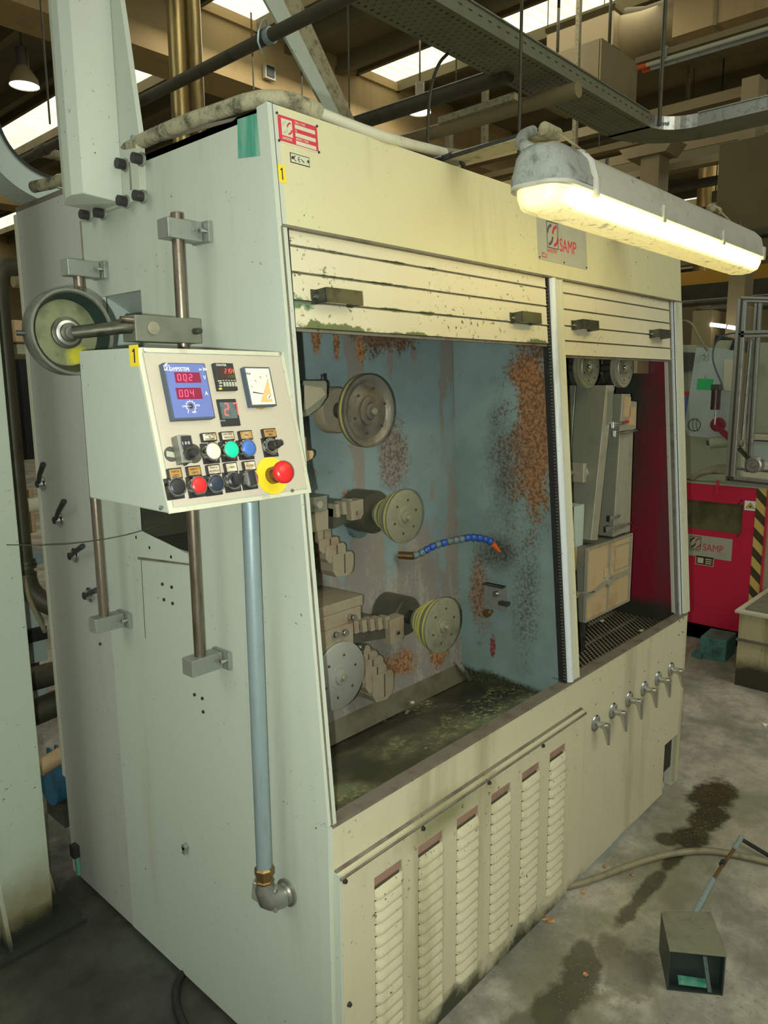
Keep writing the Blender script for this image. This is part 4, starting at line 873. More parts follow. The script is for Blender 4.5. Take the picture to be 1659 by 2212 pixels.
# ---- side furniture: guide rods with clamp blocks
def rod(px, y, z0, z1, blocks, lab, r=.0125, x=-.058):
    t = thing('guide_rod', lab, 'rod', (x, y, z0), 'vertical guide rods on the side panel')
    MB().cyl((x, y, z0), (x, y, z1), r, n=24).build('bar', 'steel', t)
    for zb_ in blocks:
        bo = MB().box((x-.034, y-.020, zb_-.020), (-.012, y+.020, zb_+.018)).build('clamp_block', 'block', t, bevel=.0015)
        MB().box((-.011, y-.040, zb_-.022), (-.001, y+.022, zb_+.020)).build('base_lug', 'block', bo, bevel=.001)
        MB().cyl((-.034, y-.018, zb_), (-.034, y-.0225, zb_), .0035, n=10).build('set_screw', 'chrome', bo)
        MB().cyl((-.011, y-.030, zb_), (-.026, y-.030, zb_), .0055, n=12).build('cap_screw', 'chrome', bo)
    return t
rod(0, .800, .975, 1.905, (1.885, .990), 'left steel guide rod behind the big handwheel')
rod(0, .358, .985, 1.945, (1.913, .990), 'right rust-brown guide rod behind the control box')
# wheel on its lever
bx = MB().box((-.178, .335, 1.688), (-.028, .385, 1.738)); t = thing('tension_wheel', 'large dirty green dished wheel on a lever arm clamped to the right rod', 'wheel', (-.28, .38, 1.72))
blk = bx.build('clamp_block', 'cast', t, bevel=.0015)
MB().cyl((-.140, .336, 1.714), (-.140, .331, 1.714), .013, n=24).build('end_cap', 'castface', blk, bevel=.001)
MB().cyl((-.045, .336, 1.712), (-.045, .318, 1.712), .0065, n=16).build('socket_screw', 'dullsteel', blk)
wc = at(160, 717, 'y', .40); R5 = .0815
wf = MB().lathe(wc, (0, 1, 0), [(.034, 0), (.034, R5*.78), (.003, R5*.90), (0, R5*.935), (0, R5*.985), (.003, R5), (.038, R5), (.042, R5*.96), (.042, 0)], 56).build('wheel_body', 'wheelrim', t)
MB().lathe(wc, (0, 1, 0), [(.0333, R5*.770), (.0015, R5*.893)], 56, cap=False).build('dished_wall', 'recess', t)
MB().lathe(wc+V((0, .0335, 0)), (0, -1, 0), [(0, R5*.755), (.0006, R5*.75), (.0006, 0)], 56).build('wheel_face', 'greenwheel', t, label='face with yellow and green grime')
for k, (rr, hh) in enumerate(((.030, .006), (.024, .011), (.018, .016), (.012, .022))): MB().lathe(wc+V((0, .033, 0)), (0, -1, 0), [(0, rr), (hh, rr), (hh+.001, rr*.93), (hh+.001, 0)], 32).build('bearing_ring', 'dullsteel' if k % 2 == 0 else 'alu', t)
armz = V((-.175, .352, 1.715)); hubp = wc+V((.002, .008, -.001))
MB().tube([hubp, hubp+V((.022, -.016, .003)), armz+V((-.02, 0, -.001)), armz], .0125, 16).build('arm', 'dullsteel', t, label='steel lever shaft')
MB().cyl(armz+V((.004, -.01, .012)), armz+V((-.028, -.008, .0135)), .006, n=12).build('pin', 'steel', t)
MB().cyl(wc+V((0, .034, 0)), wc+V((0, .06, 0)), .012, n=14).build('spindle', 'dullsteel', t)
MB().cyl(wc+V((-R5+.002, .03, -.004)), wc+V((-R5-.012, .034, -.004)), .005, n=12).build('rim_pin', 'bolt', t)
# black levers on the rear side panel
for (px, py, tx, ty), lab in zip(((90, 1045, 93, 1003), (127, 1123, 138, 1083), (160, 1200, 178, 1180), (192, 1285, 208, 1275)), ('topmost black cam lever at the rear edge of the side panel', 'second black cam lever from the top', 'black cam lever level with the thin wire', 'lowest black cam lever beside the left guide rod')):
    p = at(px, py, 'x', -.004); e = at(tx, ty, 'x', -.035); t = thing('cam_lever', lab, 'lever', p, 'black cam levers')
    MB().lathe((0, p.y, p.z), (-1, 0, 0), [(0, .022), (.004, .022), (.006, .014), (.018, .012), (.019, 0)], 18).build('base', 'chrome', t)
    MB().lathe((-.006, p.y, p.z), (-1, 0, 0), [(0, .013), (.014, .010), (.016, 0)], 14).build('cam', 'black', t)
    MB().tube([V((-.014, p.y, p.z)), (V((-.02, p.y, p.z))+e)/2, e], [.006, .007, .008], 10).build('grip', 'black', t)
# thin wire
W0 = at(366, 1127, 'x', .05); t = MB().tube([W0, at(290, 1152, 'x', -.03), at(210, 1168, 'x', -.08), at(120, 1178, 'x', -.12), at(0, 1177, 'x', -.18), at(-60, 1174, 'x', -.22)], .0013, 6, 1).build('wire', 'dullsteel', label='thin wire running left from the lower recess', cat='wire')
# conduit and elbow
t = thing('conduit_pipe', 'pale blue-grey conduit pipe running down from the control box', 'pipe', (-.05, .165, .47))
MB().cyl((-.05, .165, .555), (-.05, .165, 1.40), .0168, n=28).build('pipe', 'galv', t)
MB().lathe((-.05, .165, .575), (0, 0, -1), [(0, .0185), (.004, .0215), (.018, .0215), (.020, .0175), (.03, .0175), (.032, .020), (.036, .020)], 8, False).build('nut', 'brass', t)
MB().lathe((-.05, .165, 1.375), (0, 0, 1), [(0, .019), (.02, .021), (.022, .024), (.027, .024)], 20).build('top_gland', 'chrome', t)
q = MB().tube([(-.05, .165, .54), (-.05, .165, .515), (-.042, .162, .495), (-.02, .158, .487), (0, .155, .487)], [.018, .022, .026, .026, .024], 16, 1); q.build('elbow', 'alu', t, label='cast elbow')
MB().prism([(-.074, .185, .50), (-.046, .135, .472), (-.040, .142, .520), (-.066, .188, .535)], (.012, .006, .004)).build('elbow_cover', 'alu', t, bevel=.002)
MB().lathe((0, .150, .493), (-1, 0, 0), [(0, .031), (.005, .031), (.007, .024), (.012, .022)], 20).build('lock_nut', 'alu', t)

# ---- control box
cb = thing('control_box', 'pale green control box with sloping beige button panel', 'control box', (-.165, .2, 1.40))
X0, X1 = -.315, -.012; ZT, ZB = 1.662, 1.40
q = MB(); prof = [(.095, ZT), (.293, ZT+.002), (.293, ZB), (.025, ZB)]
q.prism([(X0, y, z) for y, z in prof], (X1-X0, 0, 0)); q.build('body', 'boxpaint', cb, bevel=.003)
hgt = math.hypot(.262, .07)
MB().plate(CP, 0, X1-X0, -hgt, 0, -.002, .0025, [(.008, X1-X0-.008, -hgt+.008, -.008)]).build('rim', 'jamb', cb, bevel=.0008)
MB().fbox(CP, .010, X1-X0-.010, -hgt+.010, -.010, 0, .002).build('panel_face', 'panelface', cb, label='beige panel face')
PF = .002
for px, py in ((312, 756), (605, 764), (347, 1097), (631, 1060)): a_, b_ = CP.hit(px, py, PF); MB().disc(CP, a_, b_, PF, PF+.002, .0038, 14, .003).build('screw', 'chrome', cb)
def CR(tl, br, h0, h1, name, mat, off=None, par=None, **k):
    off = h1 if off is None else off
    a0, b1 = CP.hit(*tl, off); a1, b0 = CP.hit(*br, off); return MB().fbox(CP, a0, a1, b0, b1, h0, h1).build(name, mat, par or cb, **k), a0, a1, b0, b1
sc = lambda x, y: (300+x/4.608, 740+y/4.608)
# volt/amp meter
mt, a0, a1, b0, b1 = CR(sc(236, 200), sc(762, 752), PF, .016, 'power_meter', 'boxedge', label='square blue meter with two red displays', bevel=.0008)
MB().fbox(CP, a0+.002, a1-.002, b0+.003, b1-.0015, .016, .0166).build('face', 'boxblue', mt)
def cdig(tl, br, s_, nblank=1):
    A0, B1_ = CP.hit(*sc(*tl), .0166); A1, B0_ = CP.hit(*sc(*br), .0166)
    wn = MB().fbox(CP, A0, A1, B0_, B1_, .0166, .0172).build('display_window', 'dispred', mt); hh = B1_-B0_
    digits(s_, CP, A0+.004, B0_+hh*.2, .0172, (A1-A0)*.135, hh*.62, (A1-A0)*.085, 'digit', mt)
cdig((348, 296), (622, 400), '002'); cdig((364, 452), (636, 560), '004')
a_, b_ = CP.hit(*sc(442, 352), .0168); MB().fbox(CP, a_+.003, a_+.0045, b_-.007, b_-.0055, .0172, .0177).build('decimal_point', 'digit', mt)
def ct(s_, x, y, size, mat='white', par=None, sx=.9, align='LEFT', h=.0168): a_, b_ = CP.hit(*sc(x, y), h); text(s_, CP, a_, b_, h, size, mat, par or mt, sx, align)
ct('SAMPSISTEMI', 306, 266, .0098, sx=.66); ct('ev 200', 596, 266, .0068); ct('V', 641, 350, .010); ct('A', 658, 507, .010); ct('25%', 430, 636, .0045); ct('75%', 572, 626, .0045); ct('0', 486, 696, .0045); ct('100%', 528, 694, .0045)
a_, b_ = CP.hit(*sc(254, 278), .0168); a2, b2 = CP.hit(*sc(302, 226), .0168); q = MB(); q.plate(CP, a_, a2, b_, b2, .0166, .017, [(a_+.0008, a2-.0008, b_+.0008, b2-.0008)]); arc(q, CP, a_+.009, b_+.006, .006, 100, 175, .002, .0166); arc(q, CP, a_+.001, b_+.006, .005, -80, 0, .002, .0166); q.build('emblem', 'white', mt)
a_, b_ = CP.hit(*sc(518, 634), .0168); q = MB(); arc(q, CP, a_, b_, .0085, -50, 230, .0008, .0166, 1, 20)
for k in range(11):
    th = math.radians(-50+28*k); q.fprism(CP, [(a_+math.cos(th-.06)*.0085, b_+math.sin(th-.06)*.0085), (a_+math.cos(th-.05)*.0105, b_+math.sin(th-.05)*.0105), (a_+math.cos(th+.05)*.0105, b_+math.sin(th+.05)*.0105), (a_+math.cos(th+.06)*.0085, b_+math.sin(th+.06)*.0085)], .0166, .017)
q.build('dial_marks', 'white', mt); MB().disc(CP, a_, b_, .0166, .0172, .0042, 18).build('dial_hole', 'maroon', mt); MB().fbox(CP, a_-.009, a_, b_-.0004, b_+.0004, .0172, .0175).build('pointer', 'white', mt)
# counter
ctr, a0, a1, b0, b1 = CR(sc(742, 202), sc(988, 474), PF, .010, 'counter', 'black', label='small black counter module', bevel=.0006)
ct('COUNTER', 768, 224, .005, 'white', ctr, h=.0103)
A0, B1_ = CP.hit(*sc(790, 250), .010); A1, B0_ = CP.hit(*sc(960, 360), .010); hh = B1_-B0_
MB().fbox(CP, A0, A1, B0_, B1_, .010, .0104).build('display_window', 'maroon', ctr); digits('2154', CP, A0+(A1-A0)*.36, B0_+hh*.48, .0104, (A1-A0)*.115, hh*.42, (A1-A0)*.045, 'digit2', ctr); digits('12200', CP, A0+(A1-A0)*.45, B0_+hh*.08, .0104, (A1-A0)*.075, hh*.26, (A1-A0)*.03, 'digitdim', ctr)
for k in range(5):
    a_, b_ = CP.hit(*sc(845+28*k, 405), .010); MB().fbox(CP, a_-.0018, a_+.0018, b_-.006, b_+.002, .010, .012).build('rocker', 'metalplate', ctr); MB().fbox(CP, a_-.0018, a_+.0018, b_+.0048, b_+.0056, .010, .0104).build('mark', 'white', ctr)
for k, mm in enumerate(('white', 'white')):
    a_, b_ = CP.hit(*sc(812, 403+30*k), .010); MB().fbox(CP, a_-.003, a_+.003, b_-.0014, b_+.0014, .010, .011).build('key', 'metalplate', ctr)
ct('MODE', 786, 382, .003, 'white', ctr, h=.0103); a_, b_ = CP.hit(*sc(810, 460), .010); MB().fbox(CP, a_-.003, a_+.003, b_-.0015, b_+.0015, .010, .0108).build('yellow_mark', 'yellow', ctr)
# two-digit display
ds, a0, a1, b0, b1 = CR(sc(778, 564), sc(1016, 824), PF, .006, 'two_digit_display', 'black', label='two digit display reading 27', bevel=.0006)
MB().fbox(CP, a0+.003, a1-.004, b0+.013, b1-.006, .006, .0066).build('display_window', 'greyseg', ds); digits('27', CP, a0+.009, b0+.018, .0068, .010, .0225, .0085, 'digit2', ds, .002); ct('m/min', 806, 778, .005, 'metalplate', ds, h=.0063)
# analogue meter
am, a0, a1, b0, b1 = CR(sc(1040, 240), sc(1376, 628), PF, .014, 'analogue_meter', 'boxedge', label='square analogue speed meter with orange corner cover', bevel=.0008)
MB().fbox(CP, a0+.003, a1-.003, b0+.003, b1-.003, .014, .0146).build('frame', 'dial', am); MB().fbox(CP, a0+.006, a1-.010, b0+.006, b1-.008, .0146, .015).build('dial', 'dial', am)
MB().fprism(CP, [(a0+.022, b0+.007), (a1-.010, b0+.007), (a1-.010, b1-.022)], .015, .0156).build('orange_cover', 'dialo', am)
MB().fprism(CP, [(a0+.009, b0+.0245), (a0+.032, b0+.0215), (a0+.032, b0+.0225), (a0+.009, b0+.0265)], .015, .0154).build('needle', 'ink', am)
ct('m/sec', 1056, 308, .0058, 'ink', am, h=.0153); a_, b_ = CP.hit(*sc(1296, 542), .0156); MB().disc(CP, a_, b_, .0156, .017, .0042, 18).build('zero_screw', 'white', am); MB().fprism(CP, [(a_-.003, b_-.002), (a_-.002, b_-.003), (a_+.003, b_+.002), (a_+.002, b_+.003)], .017, .0173).build('slot', 'ink', am)
for k in range(6):
    th = math.radians(92+17*k); r_ = .052; x_, y_ = a1-.010+math.cos(th)*r_, b0+.006+math.sin(th)*r_
    if x_ > a0+.007: MB().fprism(CP, [(x_, y_-.0004), (x_+math.cos(th)*-.005, y_-math.sin(th)*.005), (x_+math.cos(th)*-.005+.0007, y_-math.sin(th)*.005+.0003), (x_+.0007, y_)], .015, .0153).build('tick', 'ink', am)
a_, b_ = CP.hit(*sc(1220, 650), PF); MB().fprism(CP, [(a_-.014, b_-.001), (a_, b_-.003), (a_+.016, b_+.001), (a_+.01, b_+.002), (a_-.01, b_+.001)], PF, PF+.0003).build('brown_smear', 'worn2', cb)
# hole and thumbwheel bracket
a_, b_ = CP.hit(*sc(320, 1112), PF); MB().disc(CP, a_, b_, PF, PF+.0006, .0125, 28).build('open_hole', 'darkcast', cb); MB().fprism(CP, [(a_-.009, b_-.003), (a_+.009, b_-.007), (a_+.008, b_+.002), (a_-.008, b_+.006)], PF+.0006, PF+.001).build('hole_tape', 'metalplate', cb)
a_, b_ = CP.hit(*sc(540, 1105), PF); MB().disc(CP, a_, b_, PF, PF+.0007, .0165, 28).build('round_gasket', 'dullsteel', cb)
tw, a0, a1, b0, b1 = CR(sc(378, 922), sc(536, 1190), PF+.001, .022, 'thumbwheel_bracket', 'alu', label='aluminium bracket with three digit thumbwheel', bevel=.0008)
A0, B1_ = CP.hit(*sc(416, 934), .0222); A1, B0_ = CP.hit(*sc(530, 1056), .0222); MB().fbox(CP, A0, A1, B0_, B1_, .022, .025).build('thumbwheel', 'black', tw)
ct('1 0 0', 428, 1004, .0068, 'white', tw, 1.05, h=.0253)
a_, b_ = CP.hit(*sc(500, 1108), .022); MB().disc(CP, a_, b_, .022, .026, .0105, 24).build('knob_seat', 'dullsteel', tw); MB().disc(CP, a_+.001, b_, .026, .038, .0075, 18, .0065).build('knob', 'black', tw)
a_, b_ = CP.hit(*sc(500, 1185), .01); MB().fprism(CP, [(a_-.008, b_-.006), (a_+.012, b_+.004), (a_+.010, b_+.007), (a_-.009, b_-.001)], .004, .012).build('wire_stub', 'dullsteel', tw)
def label(x0, y0, x1, y1, mat, lines):
    o, a0, a1, b0, b1 = CR(sc(x0, y0), sc(x1, y1), PF, .0095, 'legend_plate', 'black', bevel=.0005)
    MB().fbox(CP, a0+.0015, a1-.0015, b0+.002, b1-.002, .0095, .0099).build('legend', mat, o)
    for k, s_ in enumerate(lines): text(s_, CP, (a0+a1)/2, b1-(b1-b0)*(k+1)/(len(lines)+1), .01, .0048, 'ink', o, .8, 'CENTER')
def button(x, y, kind, mat, lab=None):
    """(x, y): centre of the front of the collar in the detail crop"""
    hz = {'push': .016, 'knob': .012, 'sel': .012, 'shaft': .010}[kind]
    a_, b_ = CP.hit(*sc(x, y), hz)
    base = MB().fbox(CP, a_-.0155, a_+.0165, b_-.019, b_+.016, PF, .004).build('button_base', 'black', cb, lab)
    MB().lathe(CP.pt(a_, b_, .004), CP.n, [(0, .0165), (hz-.006, .0165), (hz-.0045, .0152), (hz-.0045, .0125)], 32).build('collar', 'chrome', base)
    if kind == 'push': MB().lathe(CP.pt(a_, b_, .004), CP.n, [(hz-.007, .0135), (hz-.0035, .0135), (hz-.002, .012), (hz-.0015, .009), (hz-.0012, 0)], 32).build('cap', mat, base)
    if kind == 'sel':
        MB().disc(CP, a_, b_, hz-.004, hz-.001, .013, 28).build('cap', mat, base); MB().fbox(CP, a_-.004, a_+.004, b_-.013, b_+.013, hz-.001, hz+.008).build('grip', mat, base, bevel=.001)
    if kind == 'shaft':
        MB().disc(CP, a_, b_, hz-.004, hz, .0135, 28).build('cap', 'black', base)
        q = MB()
        for k in range(24):
            th = k*math.pi/12; q.fprism(CP, [(a_+math.cos(th-.05)*.010, b_+math.sin(th-.05)*.010), (a_+math.cos(th-.05)*.0128, b_+math.sin(th-.05)*.0128), (a_+math.cos(th+.05)*.0128, b_+math.sin(th+.05)*.0128), (a_+math.cos(th+.05)*.010, b_+math.sin(th+.05)*.010)], hz, hz+.0004)
        q.build('scale_marks', 'metalplate', base, kind='stuff')
        MB().lathe(CP.pt(a_, b_, hz), CP.n, [(0, .009), (.003, .0085), (.018, .0078), (.019, .0062), (.026, .0060), (.027, 0)], 24).build('knob', mat, base)
    if kind == 'knob': MB().lathe(CP.pt(a_, b_, hz-.004), CP.n, [(0, .013), (.006, .0125), (.008, .0095), (.017, .009), (.018, 0)], 24).build('knob', mat, base)
label(624, 900, 782, 978, 'worn', ('LAMPADE', 'IN', 'FUNZIONE')); label(812, 888, 958, 970, 'worn', ('CIRCUITO', 'INSERITO')); label(998, 878, 1140, 962, 'worn2', ('RESET',)); label(1232, 858, 1376, 942, 'worn2', ('VELOCITA', 'LINEA'))
button(745, 1080, 'push', 'btnwhite', 'cream push button'); button(925, 1062, 'push', 'btngreen', 'green lit push button'); button(1097, 1045, 'push', 'btnblue', 'blue worn push button'); button(1322, 1028, 'shaft', 'black', 'rotary knob with long shaft')
label(288, 1255, 440, 1350, 'worn2', ('MARCIA', 'LENTA')); label(478, 1232, 628, 1322, 'worn2', ('ARRESTO', 'LENTO')); label(676, 1218, 820, 1306, 'worn', ('MARCIA', 'AD IMPULSI')); label(855, 1198, 990, 1286, 'worn', ('FORNO',)); label(1040, 1182, 1172, 1268, 'worn', ('ESCLUSO',))
button(388, 1432, 'push', 'black', 'black push button'); button(604, 1415, 'push', 'btnred', 'red push button'); button(775, 1398, 'push', 'btnnavy', 'dark blue push button'); button(950, 1370, 'knob', 'black', 'rotary knob with round grip'); button(1120, 1348, 'sel', 'black', 'black selector switch')
a_, b_ = CP.hit(*sc(1322, 1325), PF); es = MB().disc(CP, a_, b_, PF, .0035, .0345, 44).build('emergency_stop', 'yellow', cb, 'emergency stop on a yellow disc')
MB().lathe(CP.pt(a_, b_, .0035), CP.n, [(0, .0155), (.012, .0155), (.013, .012), (.030, .0125)], 28).build('collar', 'brass', es)
MB().lathe(CP.pt(a_, b_, .028), CP.n, [(0, .012), (.003, .0195), (.010, .0205), (.014, .0185), (.017, .013), (.0185, 0)], 36).build('mushroom_cap', 'btnred', es)
CS = Fr((X0, 0, 0), (0, -1, 0), (0, 0, 1)); a0, b1 = CS.hit(276, 746); a1, b0 = CS.hit(299, 791)
sticker1(CS, a0+.004, a1+.003, b0, b1, 0, 'yellow sticker with a black 1 on the side of the control box')

# ---- lamp over the front
lm_ = thing('machine_lamp', 'lit dusty fluorescent lamp over the front of the machine', 'lamp', (.8, -.28, 1.9))
LX0, LX1, LY, LZ = .242, 1.400, -.283, 1.944
LSC = .88
def loaf(x0, x1, prof_, endr, n=10):
    """prof_: closed section (dy, dz); ends rounded in plan"""
    q = MB(); secs = []
    N = 8
    for i in range(N+1): a = math.pi/2*i/N; secs.append((x0+endr*(1-math.sin(a)), .25+.75*math.sin(a)**.7 if i else .25))
    secs = [(x0+endr*(1-math.cos(math.pi/2*i/N)), .35+.65*math.sin(math.pi/2*i/N)) for i in range(N+1)]
    secs += [(x1-endr*(1-math.sin(math.pi/2*(N-i)/N)) if 0 else x1-endr*(1-math.cos(math.pi/2*(N-i)/N)), .35+.65*math.sin(math.pi/2*(N-i)/N)) for i in range(N+1)]
    k = len(prof_); vs = []
    for x, s_ in secs:
        for dy, dz in prof_: vs.append(V((x, LY+dy*s_*LSC, LZ+dz*LSC*(.6+.4*s_))))
    fs = [(i*k+j, (i+1)*k+j, (i+1)*k+(j+1) % k, i*k+(j+1) % k) for i in range(len(secs)-1) for j in range(k)]
    q.add(vs, fs, True); q.add(vs[:k], [list(range(k))], False); q.add(vs[-k:], [list(range(k))[::-1]], False); return q
top = [(.068, -.004), (.068, .018), (.062, .028), (.054, .056), (.036, .074), (.0, .080), (-.036, .074), (-.054, .056), (-.062, .028), (-.068, .018), (-.068, -.004)]
loaf(LX0, LX1, top, .05).build('housing', 'lamphouse', lm_)
bot = [(-.060, -.003), (-.059, -.020), (-.050, -.040), (-.028, -.050), (0, -.053), (.028, -.050), (.050, -.040), (.059, -.020), (.060, -.003)]
loaf(LX0+.006, LX1-.006, bot, .05).build('diffuser', 'lamp', lm_, label='glowing ribbed diffuser')
loaf(LX0-.003, LX1+.003, [(.070, -.006), (.070, .003), (-.070, .003), (-.070, -.006)], .05).build('gasket_rim', 'lamphouse', lm_)
for x in (.36, .66, 1.02, 1.34):
    MB().box((x-.008, LY-.066, LZ-.014), (x+.008, LY-.058, LZ+.020)).build('clip', 'metalplate' if x > .5 else 'lamphouse', lm_, bevel=.002)
MB().tube([(.355, LY-.064, LZ-.014), (.355, LY-.060, LZ+.018), (.355, LY-.052, LZ+.046), (.355, LY-.034, LZ+.064), (.355, LY, LZ+.070)], .007, 8).build('housing_band', 'lamphouse', lm_)
q = MB().sphere((LX0+.065, LY-.014, LZ+.034), .030, 14, (1.4, 1.0, .85)); q.build('dust_cake', 'lampdirt', lm_, label='grey dust-caked cable gland')
loaf(LX0-.004, LX0+.17, [(.069, .002), (.069, .019), (.063, .030), (.055, .058), (.037, .076), (.0, .082), (-.037, .076), (-.055, .058), (-.063, .030), (-.070, .019), (-.070, .002)], .05).build('dusty_end_cover', 'lampdirt', lm_)
MB().tube([(LX0+.05, LY-.01, LZ+.055), at(1137, 322, 'y', -.262), at(1124, 304, 'y', -.22), at(1132, 290, 'y', -.16), at(1150, 283, 'y', -.13)], .011, 10, 2).build('cable_gland', 'lampdirt', lm_)
def lamp_arm(lab, xr, yc, zc, xe):
    t = thing('lamp_bracket', lab, 'bracket', (xr, -.1, 2.1), 'brackets carrying the lamp')
    MB().prism([(xr-.024, yc, zc), (xr+.040, yc, zc), (xr+.040, .30, 2.118), (xr-.024, .30, 2.118)], (0, 0, .010)).build('strap', 'arm', t)
    MB().tube([(xr-.022, yc, zc+.008), (xr-.022, .13, 2.122), (xr-.022, .30, 2.128)], .005, 8).build('cable', 'rubber', t)
    MB().cyl((xr-.028, yc, zc+.006), (xr+.028, yc, zc+.006), .013, n=14).build('knee', 'arm', t)
    MB().prism([(xr-.008, yc-.004, zc+.012), (xr+.014, yc-.004, zc+.012), (xe+.012, LY, 2.010), (xe-.010, LY, 2.010)], (0, .008, .012)).build('strut', 'arm', t)
    for dx in (-.035, .010): MB().box((xe+dx-.010, LY-.012, 2.000), (xe+dx+.010, LY+.012, 2.020)).build('clamp', 'metalplate', t, bevel=.002)
    MB().cyl((xe-.01, LY, 2.005), (xe-.01, LY, 2.040), .0035, n=8).build('stud', 'bolt', t)
lamp_arm('dusty bracket arm at the left end of the lamp', .548, -.137, 2.122, .53); lamp_arm('dusty bracket arm at the right end of the lamp', 1.38, -.19, 2.085, 1.33)
MB().tube([(.50, .115, 2.115), (.53, .112, 2.128), (.56, .112, 2.126), (.585, .118, 2.113)], .006, 6).build('tie_clip', 'rubber', label='black tie around the left lamp bracket', cat='tie')

# ---- column bolted to the side, with base plate
t = thing('bolted_column', 'pale green channel column bolted to the top of the side panel', 'column', (-.05, .72, 2.0))
MB().prism([(-.012, .872, 2.012), (-.012, .565, 2.016), (-.012, .56, 2.145), (-.012, .600, 2.40), (-.012, .640, 2.62), (-.012, .70, 3.4), (-.012, .80, 3.4), (-.012, .80, 2.3), (-.012, .86, 2.1)], (.012, 0, 0)).build('base_plate', 'side', t)
MB().box((-.016, .564, 2.02), (-.010, .572, 2.145)).build('weld_edge', 'jamb', t)
CY0, CY1 = at(252, 449, 'x', -.03).y, at(192, 447, 'x', -.1).y
q = MB().prism([(-.012, CY0-.0, 2.018), (-.095, CY0+.025, 2.030), (-.108, CY0+.055, 2.028), (-.108, CY0+.085, 2.028), (-.095, CY0+.125, 2.02), (-.012, CY0+.14, 2.02)], (0, 0, 1.5)); q.build('channel', 'side', t, bevel=.002)
for px, py in ((255, 353), (290, 341), (258, 433), (293, 422), (177, 463), (208, 459)):
    p = at(px, py, 'x', -.03); bo = MB().cyl((-.012, p.y, p.z), (-.034, p.y, p.z), .0115, n=20).build('socket_bolt', 'bolt', t); MB().cyl((-.010, p.y, p.z), (-.016, p.y, p.z), .015, n=18).build('washer', 'block', bo)
p = at(286, 299, 'x', -.02); MB().cyl((-.012, p.y, p.z), (-.022, p.y, p.z), .007, n=12).build('small_bolt', 'block', t)
MB().fprism(Fr((-.0125, 0, 0), (0, -1, 0), (0, 0, 1)), [(-.612, 2.04), (-.604, 2.04), (-.606, 2.10), (-.610, 2.10)], 0, .0006).build('rust_run', 'rusty', t)

# ---- hose along the top edge
HP = [at(72, 404, 'z', 2.15), at(130, 392, 'z', 2.15), at(240, 340, 'z', 2.14), at(310, 303, 'z', 2.135), at(400, 264, 'z', 2.135), at(480, 238, 'z', 2.135), at(540, 216, 'z', 2.14), at(590, 211, 'z', 2.14), at(640, 220, 'z', 2.135), at(672, 236, 'z', 2.13)]
t = thing('lagged_pipe', 'flaking lagged pipe lying along the top edges of the machine', 'pipe', HP[3])
MB().tube(HP, .0155, 14, 2).build('lagging', 'hose', t)
e = HP[-1]; d = (HP[-1]-HP[-2]).normalized(); MB().lathe(HP[-2]*.35+HP[-1]*.65, d, [(0, .017), (.03, .018), (.032, .012)], 18).build('end_collar', 'hose', t)
MB().tube([e, at(760, 272, 'z', 2.12), at(860, 306, 'z', 2.115), at(960, 330, 'y', .16)], .011, 10, 1).build('thin_pipe', 'jamb', t)
MB().tube([at(1005, 335, 'y', .2), at(930, 326, 'y', .2), at(850, 303, 'y', .2)], .012, 8).build('dark_strip', 'grime', t)
gp = at(108, 400, 'z', 2.15); MB().lathe(HP[1], (HP[1]-HP[2]).normalized(), [(-.006, .017), (-.006, .019), (.006, .019), (.006, .017)], 16).build('pipe_clip', 'plate', t)
MB().prism([at(305, 318, 'x', -.003), at(500, 262, 'x', -.003), at(510, 253, 'x', -.003), at(305, 300, 'x', -.003)], (.002, 0, 0)).build('green_grime_edge', 'grime', mc)

# ---- small box with rod on the floor
P_ = [at(1425, 1975, 'z', .125), at(1530, 1975, 'z', .125)]
t = thing('pedal_box', 'small dark open box lying on the floor with a dusty top', 'box', (1.05, -.43, 0))
# top corners from the photo at the box's height
hb = .115; tl, tr, br, bl = [at(*p, 'z', hb) for p in ((1428, 1972), (1535, 1972), (1568, 2068), (1446, 2056))]
P0 = [V((p.x, p.y, 0)) for p in (tl, tr, br, bl)]; P1 = [V((p.x, p.y, hb)) for p in (tl, tr, br, bl)]
q = MB(); q.add([P0[0], P0[1], P1[1], P1[0]], [(0, 1, 2, 3)]); q.prism([P0[0], P0[1], P0[2], P0[3]], (0, 0, .004)); q.prism([P0[1], P0[2], P1[2], P1[1]], (P1[0]-P1[1]).normalized()*.004); q.prism([P0[0], P0[3], P1[3], P1[0]], (P1[1]-P1[0]).normalized()*.004); q.build('shell', 'boxblack', t)
MB().prism(P1, (0, 0, .004)).build('top_plate', 'boxtop', t, bevel=.001)
inn = (P1[0]-P1[3]).normalized()
MB().prism([P0[3]+inn*.03+V((0, 0, .004)), P0[2]+inn*.03+V((0, 0, .004)), P1[2]+inn*.03, P1[3]+inn*.03], inn*.003).build('inner_plate', 'boxblack', t)
m1 = P0[3]*.8+P0[2]*.2; m2 = P0[3]*.3+P0[2]*.7; MB().prism([m1+V((0, 0, .02)), m2+V((0, 0, .018)), m2+V((0, 0, .028)), m1+V((0, 0, .032))], inn*.02).build('pedal_edge', 'greenst', t)
MB().prism([P1[3]*.4+P1[2]*.6-V((0, 0, .006)), P1[3]*.33+P1[2]*.67-V((0, 0, .006)), P0[3]*.2+P0[2]*.8+V((0, 0, .006)), P0[3]*.27+P0[2]*.73+V((0, 0, .006))], inn*.006).build('inner_rib', 'greyseg', t)
r0 = at(1500, 1975, 'z', .10); r1 = at(1540, 1900, 'z', .10); r2 = at(1600, 1815, 'z', .06)
